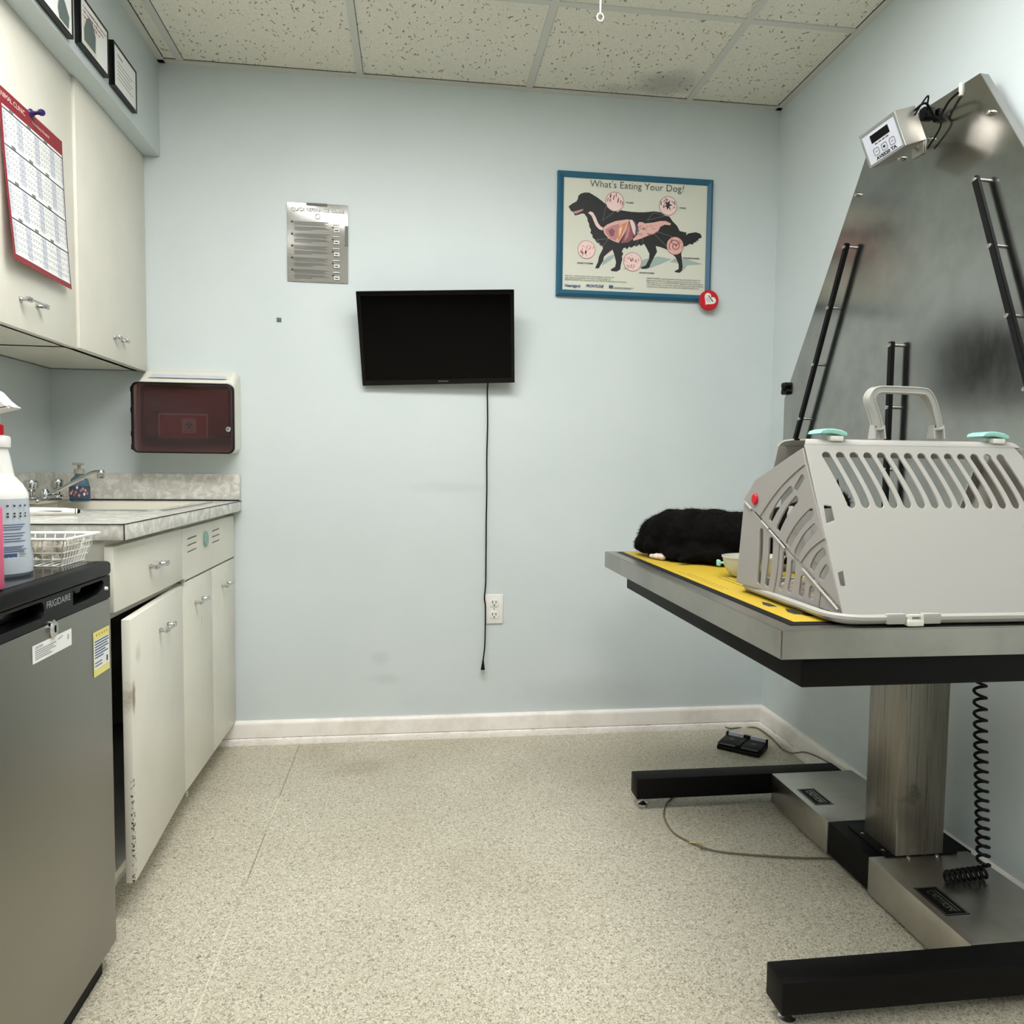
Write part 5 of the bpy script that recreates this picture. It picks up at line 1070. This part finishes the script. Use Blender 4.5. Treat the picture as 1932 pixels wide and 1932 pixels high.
# handles
def handle(Y, dx, name='handle'):
    o_ = [(1656, 806), (1649, 780), (1641.5, 757), (1643.5, 745), (1655, 736), (1690, 736), (1735, 738.5), (1747, 743), (1756.5, 760), (1763, 785), (1767.5, 806)]
    c3 = [on('Y', Y, a, b_) for a, b_ in o_]; pts = spline([Vector((p_.x+dx, Y, p_.z)) for p_ in c3], 5)
    g = G(); V = []; hw, ht = .0080, .0050; n_ = len(pts)
    for i_, p_ in enumerate(pts):
        t_ = (pts[min(i_+1, n_-1)]-pts[max(i_-1, 0)]).normalized(); nn2 = Vector((-t_.z, 0, t_.x))
        for u, v in ((-1, -1), (1, -1), (1, 1), (-1, 1)): V.append(p_+Vector((0, u*hw, 0))+nn2*v*ht)
    Fs = [[i_*4+k, i_*4+(k+1) % 4, (i_+1)*4+(k+1) % 4, (i_+1)*4+k] for i_ in range(n_-1) for k in range(4)]+[[3, 2, 1, 0], [(n_-1)*4+k for k in range(4)]]
    g.add(V, Fs, 'carrier')
    for u in (-1, 1):
        for v in (-1, 1): g.tube([p_+Vector((0, u*hw, 0))+Vector((-(pts[min(i_+1, n_-1)]-pts[max(i_-1, 0)]).normalized().z, 0, (pts[min(i_+1, n_-1)]-pts[max(i_-1, 0)]).normalized().x))*v*ht for i_, p_ in enumerate(pts)], .0017, 'carrier', 8)
    hn = g.build(name, pcx, smooth=30)
    for sgn in (0, -1):
        b0_ = pts[sgn]; g = G(); g.cyl((b0_.x-.011, Y, b0_.z-.002), (b0_.x+.011, Y, b0_.z-.002), .0062, 'pull', 16)
        for s_ in (-1, 1): g.plate([(Y-.010, b0_.z-.022), (Y+.010, b0_.z-.022), (Y+.005, b0_.z+.004), (Y-.005, b0_.z+.004)], [], .003, 'carrier', MX(b0_.x+s_*.010))
        g.build('hinge', hn)
handle(-1.506, 0); handle(-1.474, -.002)
def latch(x, Y=-1.500, label='mint green latch'):
    g = G(); pr = [(-.034, .004), (-.030, .0095), (-.018, .0125), (.0, .0125), (.020, .010), (.032, .006), (.034, .0), (.026, -.001), (.010, .002), (-.008, .004), (-.022, .003)]
    g.plate([(x+a*.8, zt_+.006+b_) for a, b_ in pr], [], .046, 'mint', MY(Y-.008), .002)
    g.box((x-.006, Y-.030, zt_-.004), (x+.020, Y-.012, zt_+.006), 'offwhite', .002); g.build('latch', pcx, label)
latch(1.645); latch(1.972)
# fleece pad and paper inside
g = G(); bb = bmesh.new(); bmesh.ops.create_grid(bb, x_segments=24, y_segments=16, size=.5)
for v in bb.verts:
    x, y = v.co.x, v.co.y; e_ = max(abs(x), abs(y))*2; v.co = Vector((1.812+x*.40, -1.49+y*.28, ZM+.009+.030*(1-e_**6)+.006*noise.noise(Vector((x*9, y*9, 0)))))
g.bm(bb, 'fleece'); tag(g.build('fleece_pad'), 'pinkish fleece pad lying inside the pet carrier', 'pad')
g = G(); bb = bmesh.new(); bmesh.ops.create_grid(bb, x_segments=26, y_segments=18, size=.5)
for v in bb.verts:
    x, y = v.co.x, v.co.y; nz_ = noise.noise(Vector((x*5, y*5, 2.0)))*.016+noise.noise(Vector((x*14, y*14, 5)))*.006
    z_ = .896+x*.13; yf_ = -1.655+(z_-.789)*.4296+.018; v.co = Vector((1.629+nz_*.6, yf_+(-1.405-yf_)*(y+.5), z_+nz_*.5))
g.bm(bb, 'towel'); pps = g.build('paper_towel', smooth=180); tag(pps, 'crumpled white paper lining inside the left end of the carrier', 'paper')

# --- dish and cat behind the carrier
ds = thing('pet_dish', (1.70, -1.10, ZT+.002), 'pale translucent oval dish with a mint knob beside the cat', 'dish')
T = Matrix.Translation((1.690, -1.125, ZM))
G().lathe([(0, 0), (.035, 0), (.044, .006), (.054, .024), (.058, .046), (.0595, .047), (.0595, .051), (.0575, .051), (.0525, .026), (.042, .009), (.034, .003), (0, .003)], 'dish', T, 40, 1.28, .95).build('bowl', ds)
g = G(); g.tube([(1.616, -1.125, ZM+.034), (1.606, -1.125, ZM+.034)], .003, 'mint', 10); g.box((1.5995, -1.132, ZM+.0265), (1.6065, -1.118, ZM+.0415), 'mint', .0025); g.build('knob', ds, 'mint green knob')

ct_ = thing('cat', (1.70, -.88, ZT), 'black cat crouching on the table behind the pet carrier', 'cat')
blobs = [(1.610, -.700, .838, .072, .062), (1.632, -.745, .848, .082, .072), (1.665, -.800, .850, .088, .074), (1.705, -.850, .852, .088, .072), (1.745, -.900, .852, .086, .070), (1.785, -.955, .856, .082, .070),
         (1.825, -1.010, .865, .078, .074), (1.852, -1.055, .885, .070, .072), (1.868, -1.090, .915, .058, .058), (1.880, -1.125, .950, .046, .044), (1.875, -1.150, .950, .038, .036), (1.868, -1.172, .940, .024, .020),
         (1.575, -.690, .815, .044, .040), (1.588, -.745, .812, .050, .040), (1.560, -.665, .806, .028, .026), (1.612, -.805, .808, .046, .034), (1.600, -.84, .797, .030, .022), (1.655, -.875, .805, .050, .032), (1.70, -.925, .803, .048, .030), (1.60, -.90, .790, .018, .014),
         (1.835, -1.085, .80, .028, .028), (1.875, -1.105, .80, .030, .028)]
bb = bmesh.new()
for x, y, z, r_, rz_ in blobs:
    res = bmesh.ops.create_icosphere(bb, subdivisions=3, radius=1)
    for v in res['verts']: v.co = Vector((x+v.co.x*r_, y+v.co.y*r_, max(ZM+.0065, z+v.co.z*rz_)))
g = G(); g.bm(bb, 'fur')
me = bpy.data.meshes.new('tmp'); me.from_pydata(g.V, [], g.Fc); me.update(); tmp = bpy.data.objects.new('tmp', me); COL.objects.link(tmp)
md = tmp.modifiers.new('r', 'REMESH'); md.mode = 'VOXEL'; md.voxel_size = .0055
sm = tmp.modifiers.new('s', 'SMOOTH'); sm.factor = .8; sm.iterations = 12
bpy.context.view_layer.update(); mm_ = bpy.data.meshes.new_from_object(tmp.evaluated_get(bpy.context.evaluated_depsgraph_get()))
cv = [v.co.copy() for v in mm_.vertices]; cf = [list(p_.vertices) for p_ in mm_.polygons]; cn = [v.normal.copy() for v in mm_.vertices]
bpy.data.objects.remove(tmp)
cv = [v+n2*(.0035*noise.noise(v*45)+.002*noise.noise(v*110)) for v, n2 in zip(cv, cn)]
g = G(); g.add(cv, cf, 'fur'); body = g.build('body', ct_, smooth=180)
random.seed(11); g = G(); V = []; Fs = []; flow = Vector((-.45, .7, -.25)).normalized()
for k in range(14000):
    i_ = random.randrange(len(cv)); p_, n2 = cv[i_], cn[i_]
    if p_.z < ZM+.016: continue
    t_ = (flow-n2*flow.dot(n2)); 
    if t_.length < .1: t_ = Vector((random.random(), random.random(), 0))
    d_ = (t_.normalized()*1.0+n2*(.35+.35*random.random())+Vector((random.uniform(-.3, .3), random.uniform(-.3, .3), random.uniform(-.3, .3)))).normalized()
    d_.z = max(d_.z, -.35); s_ = d_.cross(n2).normalized()*.0005; l_ = .006+.009*random.random(); o = len(V)
    base_ = p_+Vector((random.uniform(-.003, .003), random.uniform(-.003, .003), random.uniform(-.003, .003)))
    V += [base_-s_, base_+s_, base_+d_*l_]; Fs.append([o, o+1, o+2])
g.add(V, Fs, 'fur'); fo = g.build('fur', ct_, smooth=0); fo['kind'] = 'stuff'
for s_ in (-1, 1):
    e0 = Vector((1.882+s_*.022, -1.118+s_*.006, .985)); g = G()
    g.add([e0+Vector((-.014, 0, -.006)), e0+Vector((.014, .004, -.006)), e0+Vector((0, .016, -.006)), e0+Vector((s_*.004, .002, .030))], [[0, 1, 3], [1, 2, 3], [2, 0, 3], [0, 2, 1]], 'fur'); g.build('ear', ct_, smooth=0)
    g = G(); g.lathe([(0, -.005), (.0045, -.002), (.005, 0), (.0045, .002), (0, .005)], 'brass', Matrix.Translation((1.868+s_*.016, -1.184, .958)), 12); g.build('eye', ct_)
g = G(); bb = bmesh.new()
for x, y, z, r_, rz_ in ((1.574, -.800, ZM+.010, .015, .0098), (1.566, -.785, ZM+.009, .014, .0088), (1.560, -.765, ZM+.008, .012, .0075)):
    res = bmesh.ops.create_icosphere(bb, subdivisions=3, radius=1)
    for v in res['verts']: v.co = Vector((x+v.co.x*r_*.9, y+v.co.y*r_*1.2, z+v.co.z*rz_))
g.bm(bb, 'pinkfur'); g.build('paw', ct_, 'white hind paw')
g = G(); g.tube(spline([Vector((1.60, -.66, ZM+.022)), Vector((1.66, -.63, ZM+.019)), Vector((1.74, -.66, ZM+.018)), Vector((1.80, -.74, ZM+.016)), Vector((1.84, -.84, ZM+.0145))], 6), .013, 'fur', 12, rad=[.016]*12+[.014]*12+[.006]); g.build('tail', ct_)
